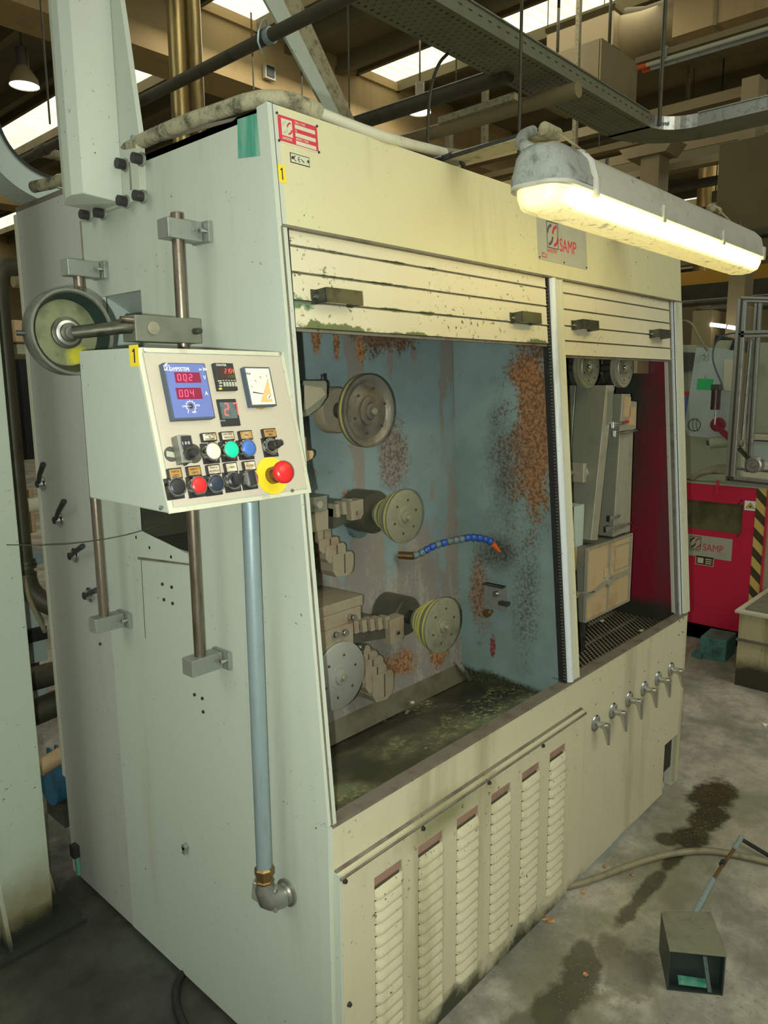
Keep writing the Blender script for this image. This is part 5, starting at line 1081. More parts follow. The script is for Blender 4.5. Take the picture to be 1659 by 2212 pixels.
MB().tube([r0, r1], .0085, 12).build('spout', 'galv', t); MB().tube([r1, at(1560, 1870, 'z', .09), at(1585, 1835, 'z', .08)], .0055, 10).build('rod', 'brass', t); MB().cyl(at(1559, 1868, 'z', .09), at(1563, 1861, 'z', .09), .009, n=12).build('rod_collar', 'black', t)
MB().tube([at(1585, 1835, 'z', .08), at(1597, 1817, 'z', .08), at(1601, 1809, 'z', .08)], .008, 10).build('rod_end', 'galv', t)
MB().tube([at(1600, 1812, 'z', .03), at(1630, 1830, 'z', .02), at(1680, 1860, 'z', .012)], .007, 8).build('black_cable', 'rubber', label='black cable leading away from the pedal box rod', cat='cable')
# hose on the floor
MB().tube([at(1205, 1915, 'z', .013), at(1240, 1913, 'z', .013), at(1300, 1893, 'z', .013), at(1380, 1862, 'z', .013), at(1450, 1843, 'z', .013), at(1530, 1836, 'z', .013), at(1600, 1848, 'z', .013), at(1700, 1872, 'z', .013)], .011, 12, 2).build('floor_hose', 'cable', label='grey hose lying across the stained floor beside the machine', cat='hose')
MB().tube([at(395, 2103, 'z', .01), at(378, 2135, 'z', .012), at(382, 2180, 'z', .012), at(405, 2230, 'z', .012), at(440, 2280, 'z', .012)], .011, 10, 2).build('floor_hose', 'rubber', label='dark hose curving out from under the left side panel', cat='hose')
for px, py, lab in ((1174, 1983, 'dry curled leaf beside the foot of the louvre panel'), (1189, 1988, 'second dry leaf touching the curled one'), (1306, 1872, 'small tan leaf just below the grey hose'), (1365, 1889, 'tan leaf near the middle of the grey hose'), (1266, 2107, 'tan leaf at the edge of the lower oil stain'), (1260, 2010 - 82, 'tiny reddish leaf near the hose end')):
    q = at(px, py, 'z', .002); r = .014 if px < 1200 else .009; a = px*1.7
    MB().add([(q.x+math.cos(a+k)*r*(1 if k % 2 else .55), q.y+math.sin(a+k)*r, .002+.006*(k % 3 == 1)) for k in range(6)], [(0, 1, 2, 3, 4, 5)]).build('dry_leaf', 'leaf', label=lab, cat='leaf', group='dry leaves on the floor')
q = MB()
for i in range(420):
    u_, v_ = random.gauss(0, 1), random.gauss(0, 1); c = random.choice([(1.85, -.15, .14, .07), (1.62, -.18, .10, .06), (.72, -.20, .16, .07), (.85, -.27, .12, .08), (1.2, -.2, .4, .14)])
    x, y, r = c[0]+u_*c[2]*.7, c[1]+v_*c[3]*.7, random.uniform(.0006, .0017)
    if y > -.02 and x < 1.1: continue
    if y > .02: continue
    q.add([(x-r, y-r, 0), (x+r, y-r, 0), (x, y+r, 0), (x, y, r*1.1)], [(0, 1, 3), (1, 2, 3), (2, 0, 3)])
o = q.build('floor_grit', 'worn2', label='scattered grit in the oil stains', cat='grit', kind='stuff')
# ================================================================== THINGS AROUND AND ABOVE
def atp(pts, ax, v): return [at(x, y, ax, v) for x, y in pts]
def one(mb, name, mat, lab, cat, group=None, bevel=0): return mb.build(name, mat, label=lab, cat=cat, group=group, bevel=bevel)
# twin pipes behind the machine
for px, lab, r in ((383, 'left one of two thick golden brown pipes rising behind the machine', .036), (419, 'right one of two thick golden brown pipes rising behind the machine', .036)):
    p = at(px, 120, 'y', 1.9); one(MB().cyl((p.x, 1.9, 1.2), (p.x, 1.9, 5.2), r, n=28), 'riser_pipe', 'golden', lab, 'pipe', 'golden brown riser pipes')
# long pipes overhead
a = at(290, 214, 'z', 2.75); b = at(600, 82, 'z', 2.75); x = (a.x+b.x)/2
t = thing('overhead_pipe', 'dark diagonal pipe crossing in front of the golden brown pipes', 'pipe', (x, 1.5, 2.75)); MB().cyl((x, -2, 2.75), (x, 7, 2.75), .021, n=20).build('pipe', 'pipe', t)
p = at(598, 84, 'z', 2.75); MB().lathe((x, p.y, 2.75), (0, 1, 0), [(-.01, .021), (-.01, .026), (.012, .026), (.012, .021)], 20).build('clamp_ring', 'galv', t); MB().tube([(x, p.y, 2.77), (x-.03, p.y-.01, 2.80), (x-.04, p.y+.02, 2.74), (x-.01, p.y+.03, 2.70)], .004, 6, 1).build('hook', 'galv', t)
p = at(120, 330, 'z', 2.75); MB().lathe((x, p.y, 2.75), (0, 1, 0), [(-.03, .021), (-.03, .028), (.05, .028), (.05, .021)], 20).build('coupling', 'pipe', t); MB().cyl((x, p.y, 2.74), (x+1.2, p.y, 2.74), .024, n=16).build('branch', 'arm', t)
a = at(765, 262, 'z', 3.6); b = at(1060, 172, 'z', 3.6)
one(MB().cyl((a.x, 6, 3.6), (b.x, b.y-.15, 3.6), .055, n=20), 'overhead_pipe', 'pipe', 'thick dark pipe ending under the cable tray', 'pipe')
a = at(1070, 205, 'z', 3.5); one(MB().cyl((a.x+.3, 5.5, 3.5), (a.x+.3, 1.6, 3.5), .05, n=18), 'overhead_pipe', 'duct', 'dull pipe just behind the thick dark pipe', 'pipe')
a = at(950, 262, 'z', 3.3); b = at(1115, 208, 'z', 3.3); q = MB().prism([(a.x-.02, a.y, 3.28), (a.x+.02, a.y, 3.28), (a.x+.02, a.y, 3.32), (a.x-.02, a.y, 3.32)], (b.x-a.x, b.y-a.y, 0)); one(q, 'support_channel', 'arm', 'thin channel strut between the pipes and the hanging rod', 'strut')
# inclined brace
L = atp([(573, 0), (612, 0), (741, 262), (704, 240)], 'y', 1.3); L[0] += (L[0]-L[3])*.3; L[1] += (L[1]-L[2])*.3; L[2] += (L[2]-L[1])*.25; L[3] += (L[3]-L[0])*.25
t = thing('inclined_brace', 'pale chipped angle brace slanting up from behind the machine top', 'brace', L[3]); MB().prism(L, (0, .012, 0)).build('front_leg', 'colpaint', t)
L2 = atp([(612, 0), (656, 14), (770, 268), (741, 262)], 'y', 1.34); L2[0] += (L2[0]-L2[3])*.3; L2[1] += (L2[1]-L2[2])*.3; L2[2] += (L2[2]-L2[1])*.25; L2[3] += (L2[3]-L2[0])*.25; MB().prism(L2, (0, .012, 0)).build('rear_leg', 'arm', t)
# cable tray: straight run, bend, and the branch towards the right
TZ = 3.6; ty0, ty1 = 1.70, 2.05; tx1 = 5.19
t = thing('cable_tray', 'perforated galvanised cable tray running overhead and bending to the right', 'cable tray', (3.5, 1.85, TZ))
trm = MB(); trm.box((-.5, ty0, TZ), (tx1, ty1, TZ+.004)); trm.build('tray_bottom', 'tray', t)
MB().box((-.5, ty0-.003, TZ), (tx1-.05, ty0, TZ+.10)).build('side_rail', 'tray', t); MB().box((-.5, ty0-.014, TZ+.096), (tx1-.05, ty0, TZ+.104)).build('rail_lip', 'alu', t); MB().box((-.5, ty1, TZ), (tx1, ty1+.003, TZ+.10)).build('side_rail', 'tray', t)
q = MB()
for i in range(96):
    x = .2+i*.052
    for j in range(7):
        y = ty0+.03+j*.045; xo = x+(.026 if j % 2 else 0)
        if xo+.02 < tx1: q.box((xo, y, TZ-.001), (xo+.0035+.010*(j in (0, 6)), y+.020, TZ))
q.build('slots', 'slot', t, kind='stuff'); q = MB()
for i in range(54):
    x = .2+i*.094; q.box((x, ty0-.0045, TZ+.052), (x+.034, ty0-.003, TZ+.060))
q.build('rail_slots', 'slot', t, kind='stuff')
# bend: rail curves from +x to -y
bc = V((tx1-.05, ty0-.28, 0)); q = MB(); n = 10
for k in range(n):
    a0, a1 = math.pi/2*(1-k/n), math.pi/2*(1-(k+1)/n); r = .28
    f = lambda a, r_, z: (bc.x+math.cos(a)*r_, bc.y+math.sin(a)*r_, z)
    q.add([f(a0, r, TZ), f(a1, r, TZ), f(a1, r, TZ+.10), f(a0, r, TZ+.10)], [(0, 1, 2, 3)])
bendo = q.build('bend_rail', 'alu', t, label='curved rail with faint blue print')
q = MB().box((bc.x+.28, -4.5, TZ), (bc.x+.63, bc.y, TZ+.004))
for k in range(n):
    a0, a1 = math.pi/2*(1-k/n), math.pi/2*(1-(k+1)/n)
    q.add([f(a0, .28, TZ), f(a1, .28, TZ), f(a1, .63, TZ), f(a0, .63, TZ)], [(3, 2, 1, 0)])
q.build('branch_bottom', 'tray', t)
MB().box((bc.x+.277, -4.5, TZ), (bc.x+.28, bc.y, TZ+.10)).build('side_rail', 'alu', t); MB().box((bc.x+.265, -4.5, TZ+.095), (bc.x+.28, bc.y, TZ+.104)).build('rail_lip', 'alu', t); MB().box((bc.x+.63, -4.5, TZ), (bc.x+.633, bc.y, TZ+.10)).build('side_rail', 'alu', t)
for y in (1.30, 1.22, .98, .91): MB().box((bc.x+.272, y, TZ+.02), (bc.x+.277, y+.012, TZ+.08)).build('splice', 'galv', t)
BF = Fr((bc.x+.28*math.cos(.95), bc.y+.28*math.sin(.95), TZ), (math.sin(.95), -math.cos(.95), 0), (0, 0, 1)); text('gami', BF, -.07, .045, .012, .042, 'boxblue', t, 1.5, bold=.001)
# hanging rods
def vrod(px, py0, py1, ax, v, r, lab, mat='pipe', zt=7.0):
    p = at(px, py1, ax, v); one(MB().cyl((p.x, p.y, p.z), (p.x, p.y, zt), r, n=10), 'hanging_rod', mat, lab, 'rod', 'hanging rods below the roof')
p = at(1119, 400, 'y', 1.55); vrod(1119, 0, 405, 'y', 1.55, .0095, 'thick dark hanging rod passing in front of the cable tray')
vrod(1424, 0, 272, 'y', 1.2, .013, 'thick dark hanging rod at the bend of the cable tray')
for px, py, v, lab in ((755, 255, 3.2, 'thin rod hanging behind the foot of the inclined brace'), (985, 212, 3.2, 'thin rod hanging left of the cable tray underside'), (548, 195, 8.5, 'thin rod hanging in front of the roof beam'), (108, 268, 6, 'thin rod hanging beside the left roof light strip'), (653, 215, 8.5, 'thin rod hanging just right of the inclined brace'), (1183, 62, 3.9, 'thin rod hanging to the upper duct box'), (1318, 14, 3.9, 'short rod hanging to the corner of the upper duct box'), (1294, 320, 4.5, 'thin rod hanging behind the lamp bracket'), (1494, 260, 4.5, 'thin rod hanging right of the tray bend')):
    vrod(px, 0, py, 'y', v, .006*max(1, v/4), lab, 'pipe')
for px, y0, y1, v, lab in ((1053, 186, 318, 3.6, 'tan vertical strut under the thin channel'), (975, 272, 330, 3.4, 'dark short vertical strut above the machine top'), (1247, 262, 352, 3.8, 'tan vertical post right of the lamp bracket'), (1430+62, 150, 262, 4.5, 'tan vertical post near the right hanging rod')):
    a = at(px, y0, 'y', v); b = at(px, y1, 'y', v); one(MB().box((a.x-.03, v, b.z), (a.x+.03, v+.05, max(a.z, 7.0 if px > 1200 else a.z))), 'vertical_strut', 'arm', lab, 'strut')
C_ = atp([(967, 116), (948, 135), (932, 180), (925, 240), (924, 318)], 'y', 2.0); one(MB().tube(C_, .010, 8, 2), 'arched_cable', 'pipe', 'arched dark cable dropping from the tray behind the machine', 'cable')
# high bay lamps
def bay(px, py, z, R, lab):
    p = at(px, py, 'z', z); t = thing('high_bay_lamp', lab, 'lamp', p, 'high bay lamps')
    MB().lathe(p, (0, 0, 1), [(0, R), (.12*R/.25, R*.92), (.26*R/.25, R*.55), (.30*R/.25, R*.42)], 32, cap=False).build('reflector', 'duct', t); MB().cyl(p+V((0, 0, .30*R/.25)), p+V((0, 0, .62*R/.25)), R*.40, n=20).build('gear_housing', 'pipe', t)
    MB().lathe(p+V((0, 0, .012)), (0, 0, -1), [(0, R*.97), (.006, 0)], 32).build('lens', 'bay', t); MB().cyl(p+V((0, 0, .6*R/.25)), (p.x, p.y, 7.02), .012, n=6).build('cable', 'pipe', t)
bay(53, 186, 5.6, .19, 'high bay lamp with a bright lens left of the bolted column'); bay(907, 244, 5.4, .16, 'high bay lamp hanging just above the machine beside the arched cable'); bay(1543, 462, 4.5, .15, 'small high bay lamp behind the far end of the machine lamp')
# fluorescent batten
a = at(1372, 146, 'z', 4.5); t = thing('batten_lamp', 'long unlit twin tube batten lamp hanging at the upper right', 'lamp', a)
MB().box((a.x-.01, -1.5, 4.53), (a.x+.16, a.y, 4.58)).build('tray', 'duct', t)
for dx in (.0, .10): MB().cyl((a.x+dx+.02, a.y-.05, 4.50), (a.x+dx+.02, -1.5, 4.50), .019, n=12).build('tube', 'guide' if dx else 'plate', t)
for dx in (.0, .10): MB().cyl((a.x+dx+.02, a.y-.02, 4.50), (a.x+dx+.02, a.y-.10, 4.50), .022, n=12).build('end_cap', 'orange', t)
for y in (a.y-.3, a.y-1.2): MB().box((a.x-.02, y, 4.50), (a.x+.18, y+.02, 4.60)).build('clip', 'galv', t)
# ducts
t = thing('duct_box', 'upper tan sheet duct box below the roof light', 'duct', (9, 4.4, 5.9))
c0 = at(1182, 57, 'x', 9); c1 = at(1182, 115, 'x', 9); c2 = at(1327, 12, 'x', 9); c3 = at(1327, 95, 'x', 9)
MB().box((9, c2.y, c3.z), (10, c0.y, c2.z)).build('box', 'duct', t); MB().box((8.98, c2.y-.02, c2.z-.03), (10.02, c0.y+.02, c2.z+.02)).build('seam_flange', 'duct', t)
d0 = V((9.5, c2.y, (c2.z+c3.z)/2)); MB().lathe(d0, (0, -1, 0), [(0, .36), (.25, .30), (.5, .30), (.8, .34)], 24).build('round_transition', 'duct', t)
MB().box((9.1, -8, d0.z-.34), (9.9, d0.y-.75, d0.z+.42)).build('long_duct', 'beam', t)
for k in range(5): MB().box((9.08, d0.y-1.3-k*1.1, d0.z-.36), (9.92, d0.y-1.26-k*1.1, d0.z+.44)).build('duct_joint', 'duct', t)
t = thing('duct_box', 'lower tan duct box with an outlet grille underneath', 'duct', (8, 4, 5))
e0 = at(1150, 118, 'x', 8); e1 = at(1295, 83, 'x', 8); e2 = at(1290, 176, 'x', 8)
MB().box((8, e1.y, e2.z), (8.9, e0.y, e1.z)).build('box', 'duct', t)
MB().prism([(8.0, e1.y-.03, e1.z), (9.0, e1.y-.03, e1.z), (9.0, e1.y-.03, e2.z-.5), (8.0, e1.y-.03, e2.z)], (0, .02, 0)).build('end_cheek', 'duct', t)
for yy in (e1.y+.1, e0.y-.1): MB().cyl((8.45, yy, e1.z), (8.45, yy, 7.0), .02, n=8).build('hanger', 'pipe', t)
g0 = at(1290, 200, 'x', 8.3)
for k in range(8): MB().box((8.15+k*.09, e1.y+.05, g0.z-.02), (8.19+k*.09, e1.y+.55, g0.z)).build('grille_bar', 'galv', t)
# precast column with capital and a second one
c = at(1385, 330, 'x', 10); c2 = at(1425, 330, 'x', 10)
t = thing('concrete_column', 'tan precast column with a spreading head behind the machine', 'column', (10, (c.y+c2.y)/2, 0))
MB().box((10, c2.y, 0), (10.35, c.y, c.z)).build('shaft', 'duct', t); k0 = at(1340, 330, 'x', 10); k1 = at(1460, 306, 'x', 10); zc = c.z
MB().prism([(9.95, k0.y, zc+.09), (9.95, k1.y, zc+.09), (9.95, k1.y+.12, zc-.06), (9.95, k0.y-.12, zc-.06)], (.45, 0, 0)).build('head', 'duct', t)
c = at(1603, 170, 'x', 8.2); c2 = at(1640, 170, 'x', 8.2)
one(MB().box((8.2, c2.y, 0), (8.5, c.y, c.z)), 'concrete_column', 'duct', 'short-topped tan column at the right edge behind the olive panel', 'column')
c = at(1508, 400, 'x', 14); c2 = at(1550, 400, 'x', 14); one(MB().cyl((14, (c.y+c2.y)/2, 0), (14, (c.y+c2.y)/2, c.z+.3), (c.y-c2.y)/2, n=24), 'round_duct', 'golden', 'vertical golden round duct behind the lamp end', 'duct')
# horizontal steelwork in the distance
for i, (px, py, X, th, mat, lab) in enumerate(((1300, 380, 11, .22, 'roof', 'deep dark girder low in the distance behind the lamp'), (1500, 310, 11, .14, 'duct', 'tan girder in the distance above the olive panel'), (1500, 350, 10.6, .10, 'duct', 'pale pipe run in the distance under the tan girder'), (1200, 300, 10.8, .14, 'duct', 'thin tan girder far behind the machine top'), (1500, 395, 11.5, .10, 'pipe', 'dark pipe run in the distance under the pale one'), (1200, 345, 11.8, .10, 'duct', 'far pale pipe run behind the lamp bracket'), (1560, 545, 11, .25, 'roof', 'wide dark lintel beam under the olive panel'))):
    p = at(px, py, 'x', X); one(MB().box((X, -10, p.z-th/2), (X+.2, 14, p.z+th/2)), 'distant_girder', mat, lab, 'girder')
for i, (px, py, Y, th, lab) in enumerate(((640, 235, 9.6, .25, 'first dark girder running away behind the roof beam'), (900, 300, 10.2, .3, 'second dark girder running away behind the roof beam'))):
    p = at(px, py, 'y', Y); one(MB().box((-8, Y, p.z-th/2), (39, Y+.2, p.z+th/2)), 'distant_girder', 'roof', lab, 'girder')
p0 = at(1555, 312, 'x', 8.0); p1 = at(1665, 490, 'x', 8.0); t = thing('olive_panel', 'large dark olive hanging panel at the upper right', 'panel', p1); MB().box((8.0, p1.y-3, p1.z), (8.05, p0.y, p0.z)).build('sheet', 'olive', t); MB().box((7.98, p1.y-3, p1.z-.06), (8.07, p0.y, p1.z)).build('bottom_rail', 'pipe', t)
# crane beam
c0 = at(1480, 588, 'x', 12); c1 = at(1480, 620, 'x', 12); t = thing('crane_beam', 'yellow overhead crane beam seen past the right edge of the machine', 'crane', (12, 3, c1.z)); MB().box((12, -10, c1.z), (12.4, 12, c0.z)).build('girder', 'craney', t); MB().box((11.8, -10, c1.z-.25), (12.5, 12, c1.z)).build('lower_girder', 'pipe', t)
# ---- machine opposite (red guards)
RX = 3.7
rm = thing('red_guarded_machine', 'machine opposite with red guard panels and a pale blue cheek plate', 'machine', (RX, .4, 0))
def rr(tl, br, x=RX): a = at(*tl, 'x', x); b = at(*br, 'x', x); return -a.y, -b.y, b.z, a.z
g = rr((1440, 1038), (1637, 1366)); w_ = rr((1487, 1078), (1602, 1146))
ZR = .985; A0_, A1_ = g[0], -at(1628, 1200, 'x', RX).y
MB().plate(RM, A0_-.2, A1_-.0, .10, ZR, -.01, 0, [(w_[0]-.1, w_[1], .70, .88)]).build('guard_panel', 'red', rm, label='red guard panel with a window')
MB().fbox(RM, w_[0]-.12, w_[1]+.02, .69, .89, -.014, -.011).build('window_pane', 'pane', rm, label='dull olive window pane')
MB().fbox(RM, -.292+.0, -.235, .10, ZR, -.01, .002).build('hazard_strip', 'hazard', rm, label='yellow and black hazard stripes')
MB().fbox(RM, -.235, -.225, .10, ZR, -.02, .006).build('edge_strip', 'redplate', rm)
MB().fbox(RM, -.70, -.2, ZR, ZR+.012, -.3, .004).build('top_ledge', 'cheek2', rm); MB().fbox(RM, -.52, -.505, ZR-.06, ZR+.03, 0, .012).build('latch', 'redplate', rm)
MB().fbox(RM, -.9, -.2, .0, .10, -.1, -.02).build('plinth', 'beigebox', rm); MB().box((RX+.02, -.0, .0), (RX+1.2, .9, ZR-.01)).build('base', 'cheek2', rm)
for a_, b_ in ((-.372, .905), (-.378, .69), (-.385, .885)): MB().disc(RM, a_, b_, 0, .004, .006, 10).build('screw', 'bolt', rm)
ws = thing('warning_sticker', 'square white sticker with a yellow hand warning triangle on the red panel', 'sticker', RM.pt(-.335, .80, 0)); s0 = rr((1609, 1081), (1633, 1104))
MB().fbox(RM, s0[0], s0[1], s0[2], s0[3], 0, .001).build('backing', 'white', ws); ca_ = (s0[0]+s0[1])/2; wd = (s0[1]-s0[0])*.4; MB().fprism(RM, [(ca_-wd, s0[2]+.012), (ca_+wd, s0[2]+.012), (ca_, s0[3]-.010)], .001, .0014).build('triangle_border', 'ink', ws)
MB().fprism(RM, [(ca_-wd*.8, s0[2]+.0145), (ca_+wd*.8, s0[2]+.0145), (ca_, s0[3]-.0155)], .0014, .0018).build('triangle', 'yellow', ws); MB().fprism(RM, [(ca_-wd*.35, s0[2]+.020), (ca_+wd*.3, s0[2]+.019), (ca_+wd*.3, s0[2]+.027), (ca_-.0, s0[2]+.03), (ca_-wd*.2, s0[2]+.026)], .0018, .0021).build('pictogram', 'ink', ws)
s0 = rr((1484, 1152), (1580, 1205)); ZC = (.530, .665); sp2 = thing('maker_plate', 'grey maker plate with SAMP lettering on the red guard', 'plate', RM.pt(-.5, .6, 0))
MB().fbox(RM, s0[0]-.05, s0[1], ZC[0], ZC[1], 0, .001).build('plate', 'metalplate', sp2); l0 = rr((1491, 1153), (1514, 1180)); logo(RM, l0[0], l0[1], .575, .655, .001, sp2, frame='ink', m1='ink'); a_ = -at(1518, 1180, 'x', RX).y; text('SAMP', RM, a_, .592, .0012, .062, 'redink', sp2, .82); text('SAMPSISTEMI', RM, l0[0], .566, .0012, .014, 'greyink', sp2, .8)
s0 = rr((1503, 1202), (1541, 1222)); zc = (s0[2]+s0[3])/2; tp = thing('type_plate', 'small dark red type plate below the maker plate on the red guard', 'plate', RM.pt(s0[0], s0[2], 0))
MB().fbox(RM, s0[0], s0[1], zc-.028, zc+.028, 0, .001).build('border', 'plate', tp); MB().fbox(RM, s0[0]+.004, s0[1]-.004, zc-.024, zc+.024, .001, .0014).build('field', 'maroon', tp); MB().fbox(RM, s0[0]+.012, s0[0]+.048, zc-.016, zc+.018, .0014, .0018).build('emblem_field', 'plate', tp)
for k in range(3): MB().fbox(RM, s0[0]+.06, s0[1]-.012, zc-.016+.013*k, zc-.009+.013*k, .0014, .0018).build('entry_line', 'plate', tp)
# upper half of that machine
UX = 3.85
def poly(pts, x, th, name, mat, par, **k): return MB().prism(atp(pts, 'x', x), (th, 0, 0)).build(name, mat, par, **k)
poly([(1504, 750), (1545, 752), (1592, 758), (1586, 850), (1580, 950), (1530, 946), (1488, 941), (1481, 930), (1479, 915)], UX, .03, 'cheek_plate', 'cheek', rm, label='pale blue cheek plate')
poly([(1470, 745), (1504, 745), (1480, 905), (1470, 905)], UX+.06, .2, 'cabinet', 'cheek2', rm); poly([(1470, 760), (1500, 762), (1498, 800), (1470, 800)], UX+.02, .03, 'slot_shelf', 'darkcast', rm); poly([(1474, 858), (1487, 860), (1480, 908), (1474, 908)], UX+.01, .04, 'blue_box', 'boxblue', rm); poly([(1476, 846), (1488, 846), (1487, 855), (1476, 855)], UX, .01, 'red_tag', 'redplate', rm)
poly([(1480, 935), (1600, 950), (1600, 1048), (1480, 1040)], UX+.1, .05, 'lower_body', 'cheek2', rm, label='olive lower body'); poly([(1525, 952), (1600, 955), (1600, 965), (1527, 962)], UX-.02, .05, 'ledge', 'dullsteel', rm)
a = at(1536, 957, 'x', UX-.05); b = at(1600, 950, 'x', UX-.05); MB().cyl(a, b, .035, n=16).build('roller', 'cheek2', rm)
poly([(1565, 775), (1590, 778), (1580, 845), (1562, 842)], UX-.005, .004, 'paper_note', 'plate', rm); poly([(1545, 683+40), (1592, 735), (1590, 760), (1540, 758)], UX+.05, .2, 'dark_hood', 'black', rm); poly([(1555, 735), (1578, 735), (1570, 757), (1538, 757), (1545, 742)], UX+.01, .1, 'hood', 'cheek2', rm)
st = MB().prism(atp([(1507, 818), (1541, 819), (1538, 842), (1505, 841)], 'x', UX-.003), (.002, 0, 0)); one(st, 'green_sticker', 'stickgreen', 'bright green sticker on the pale blue cheek plate', 'sticker')
for px, py in ((1520, 765), (1528, 767), (1520, 772), (1528, 775)): p = at(px, py, 'x', UX); MB().cyl(p, p-V((.012, 0, 0)), .008, n=8).build('bolt', 'chrome', rm)
p = at(1500, 918, 'x', UX); q = MB(); q.lathe(p-V((.001, 0, 0)), (-1, 0, 0), [(0, .040), (.003, .040), (.003, .036), (0, .036)], 28, cap=False); q.build('round_cover', 'dullsteel', rm)
for dx in (-2, 6): q = MB().tube([at(1500+dx, 903, 'x', UX-.01), at(1497+dx, 918, 'x', UX-.02), at(1502+dx, 932, 'x', UX-.01)], .002, 6, 1); q.build('cord', 'dullsteel', rm)
a = at(1546, 843, 'x', 3.75); b = at(1546, 885, 'x', 3.75); c = at(1544, 918, 'x', 3.75); t = thing('air_cylinder', 'maroon air cylinder hanging on the pale blue cheek plate', 'cylinder', b)
MB().cyl(V((a.x, (a.y+b.y)/2, a.z)), V((a.x, (a.y+b.y)/2, b.z)), .027, n=22).build('barrel', 'maroon', t); MB().box((a.x-.03, a.y-.03, a.z), (a.x+.03, a.y+.02, a.z+.035)).build('head', 'darkcast', t, bevel=.002); MB().cyl((a.x, b.y, b.z), (a.x, b.y, c.z), .006, n=12).build('piston_rod', 'chrome', t)
MB().lathe((3.82, c.y, c.z), (-1, 0, 0), [(0, .042), (.03, .042), (.032, .02), (.05, .02)], 26).build('red_hub', 'redwall', t); e = at(1562, 937, 'x', 3.76); e2 = at(1580, 952, 'x', 3.75); MB().prism([V((3.75, c.y+.012, c.z-.012)), V((3.75, c.y-.008, c.z+.010)), V((3.75, e2.y-.01, e2.z+.02)), V((3.75, e2.y+.01, e2.z-.01))], (.012, 0, 0)).build('link', 'redwall', t)
C_ = atp([(1562, 842), (1558, 825), (1546, 800), (1539, 775), (1541, 750), (1555, 728), (1575, 720), (1600, 719)], 'x', 3.7); one(MB().tube(C_, .005, 8, 2), 'air_hose', 'boxedge', 'dark looping air hose above the maroon cylinder', 'hose')
C_ = atp([(1470, 693), (1485, 693), (1497, 702), (1510, 730), (1528, 757)], 'x', 3.8); one(MB().tube(C_, .007, 8, 2), 'bent_conduit', 'cable', 'bent grey conduit rising beside the machine right edge', 'conduit')
for k, (dy) in enumerate((0, 5, 10, 15)):
    C_ = atp([(1484+k*4, 1036), (1520, 1012+dy*.6), (1560, 1005+dy), (1590, 1008+dy)], 'x', 3.75-.02*k); one(MB().tube(C_, .011, 8, 2), 'cable_loop', 'cable', ('top', 'second', 'third', 'lowest')[k]+' grey cable of the bundle above the red guard', 'cable', 'bundle of grey cables')
# aluminium frame
t = thing('aluminium_frame', 'open aluminium profile frame standing on the red guarded machine', 'frame', (3.55, .35, ZR))
def bar(p0, p1, wpx, x, name='profile', mat='alu', dz=.03):
    a = at(*p0, 'x', x); b = at(*p1, 'x', x); s = wpx/1607*4.6/2*1.15
    if abs(p0[0]-p1[0]) < abs(p0[1]-p1[1]): q = MB().prism([a+V((0, s, 0)), a-V((0, s, 0)), b-V((0, s, 0)), b+V((0, s, 0))], (dz, 0, 0))
    else: q = MB().prism([a+V((0, 0, s)), a-V((0, 0, s)), b-V((0, 0, s)), b+V((0, 0, s))], (dz, 0, 0))
    o = q.build(name, mat, t, bevel=.002)
    m_ = MB(); 
    if abs(p0[0]-p1[0]) < abs(p0[1]-p1[1]): m_.prism([a+V((-.001, s*.25, 0)), a+V((-.001, -s*.25, 0)), b+V((-.001, -s*.25, 0)), b+V((-.001, s*.25, 0))], (.001, 0, 0))
    else: m_.prism([a+V((-.001, 0, s*.25)), a+V((-.001, 0, -s*.25)), b+V((-.001, 0, -s*.25)), b+V((-.001, 0, s*.25))], (.001, 0, 0))
    m_.build('groove', 'darkcast', o)
bar((1603, 645), (1575, 1038), 15, 3.5); bar((1637, 655), (1614, 1020), 11, 3.75); bar((1600, 646), (1680, 648), 9, 3.5); bar((1595, 722), (1680, 720), 11, 3.5); bar((1568, 1036), (1680, 1048), 14, 3.5); bar((1585, 1012), (1680, 1020), 5, 3.75); bar((1620, 734), (1601, 950), 5, 3.7)
poly([(1610, 660), (1627, 662), (1622, 715), (1607, 714)], 3.78, .02, 'amber_pane', 'duct', t)
poly([(1630, 740), (1675, 740), (1675, 935), (1615, 935)], 4.2, .1, 'inner_cabinet', 'cheek2', rm); poly([(1617, 952), (1675, 955), (1675, 1000), (1613, 995)], 4.0, .1, 'white_ledge', 'cheek', rm); poly([(1615, 940), (1675, 943), (1675, 951), (1615, 949)], 3.98, .12, 'white_sill', 'panelface', rm)
a = at(1627, 1005, 'x', 3.6); t2 = thing('guide_roller', 'round guide roller on an arm inside the aluminium frame', 'roller', a); MB().lathe(a, (-1, 0, 0), [(-.06, .045), (0, .045), (.002, .036), (-.004, .034), (-.004, .016), (.004, .012), (.004, 0)], 26).build('roller_body', 'alu', t2); b = at(1595, 968, 'x', 3.63); MB().prism([a+V((.01, .015, 0)), a+V((.01, -.01, .015)), b+V((0, -.008, .01)), b+V((0, .008, -.008))], (.012, 0, 0)).build('arm', 'dullsteel', t2)
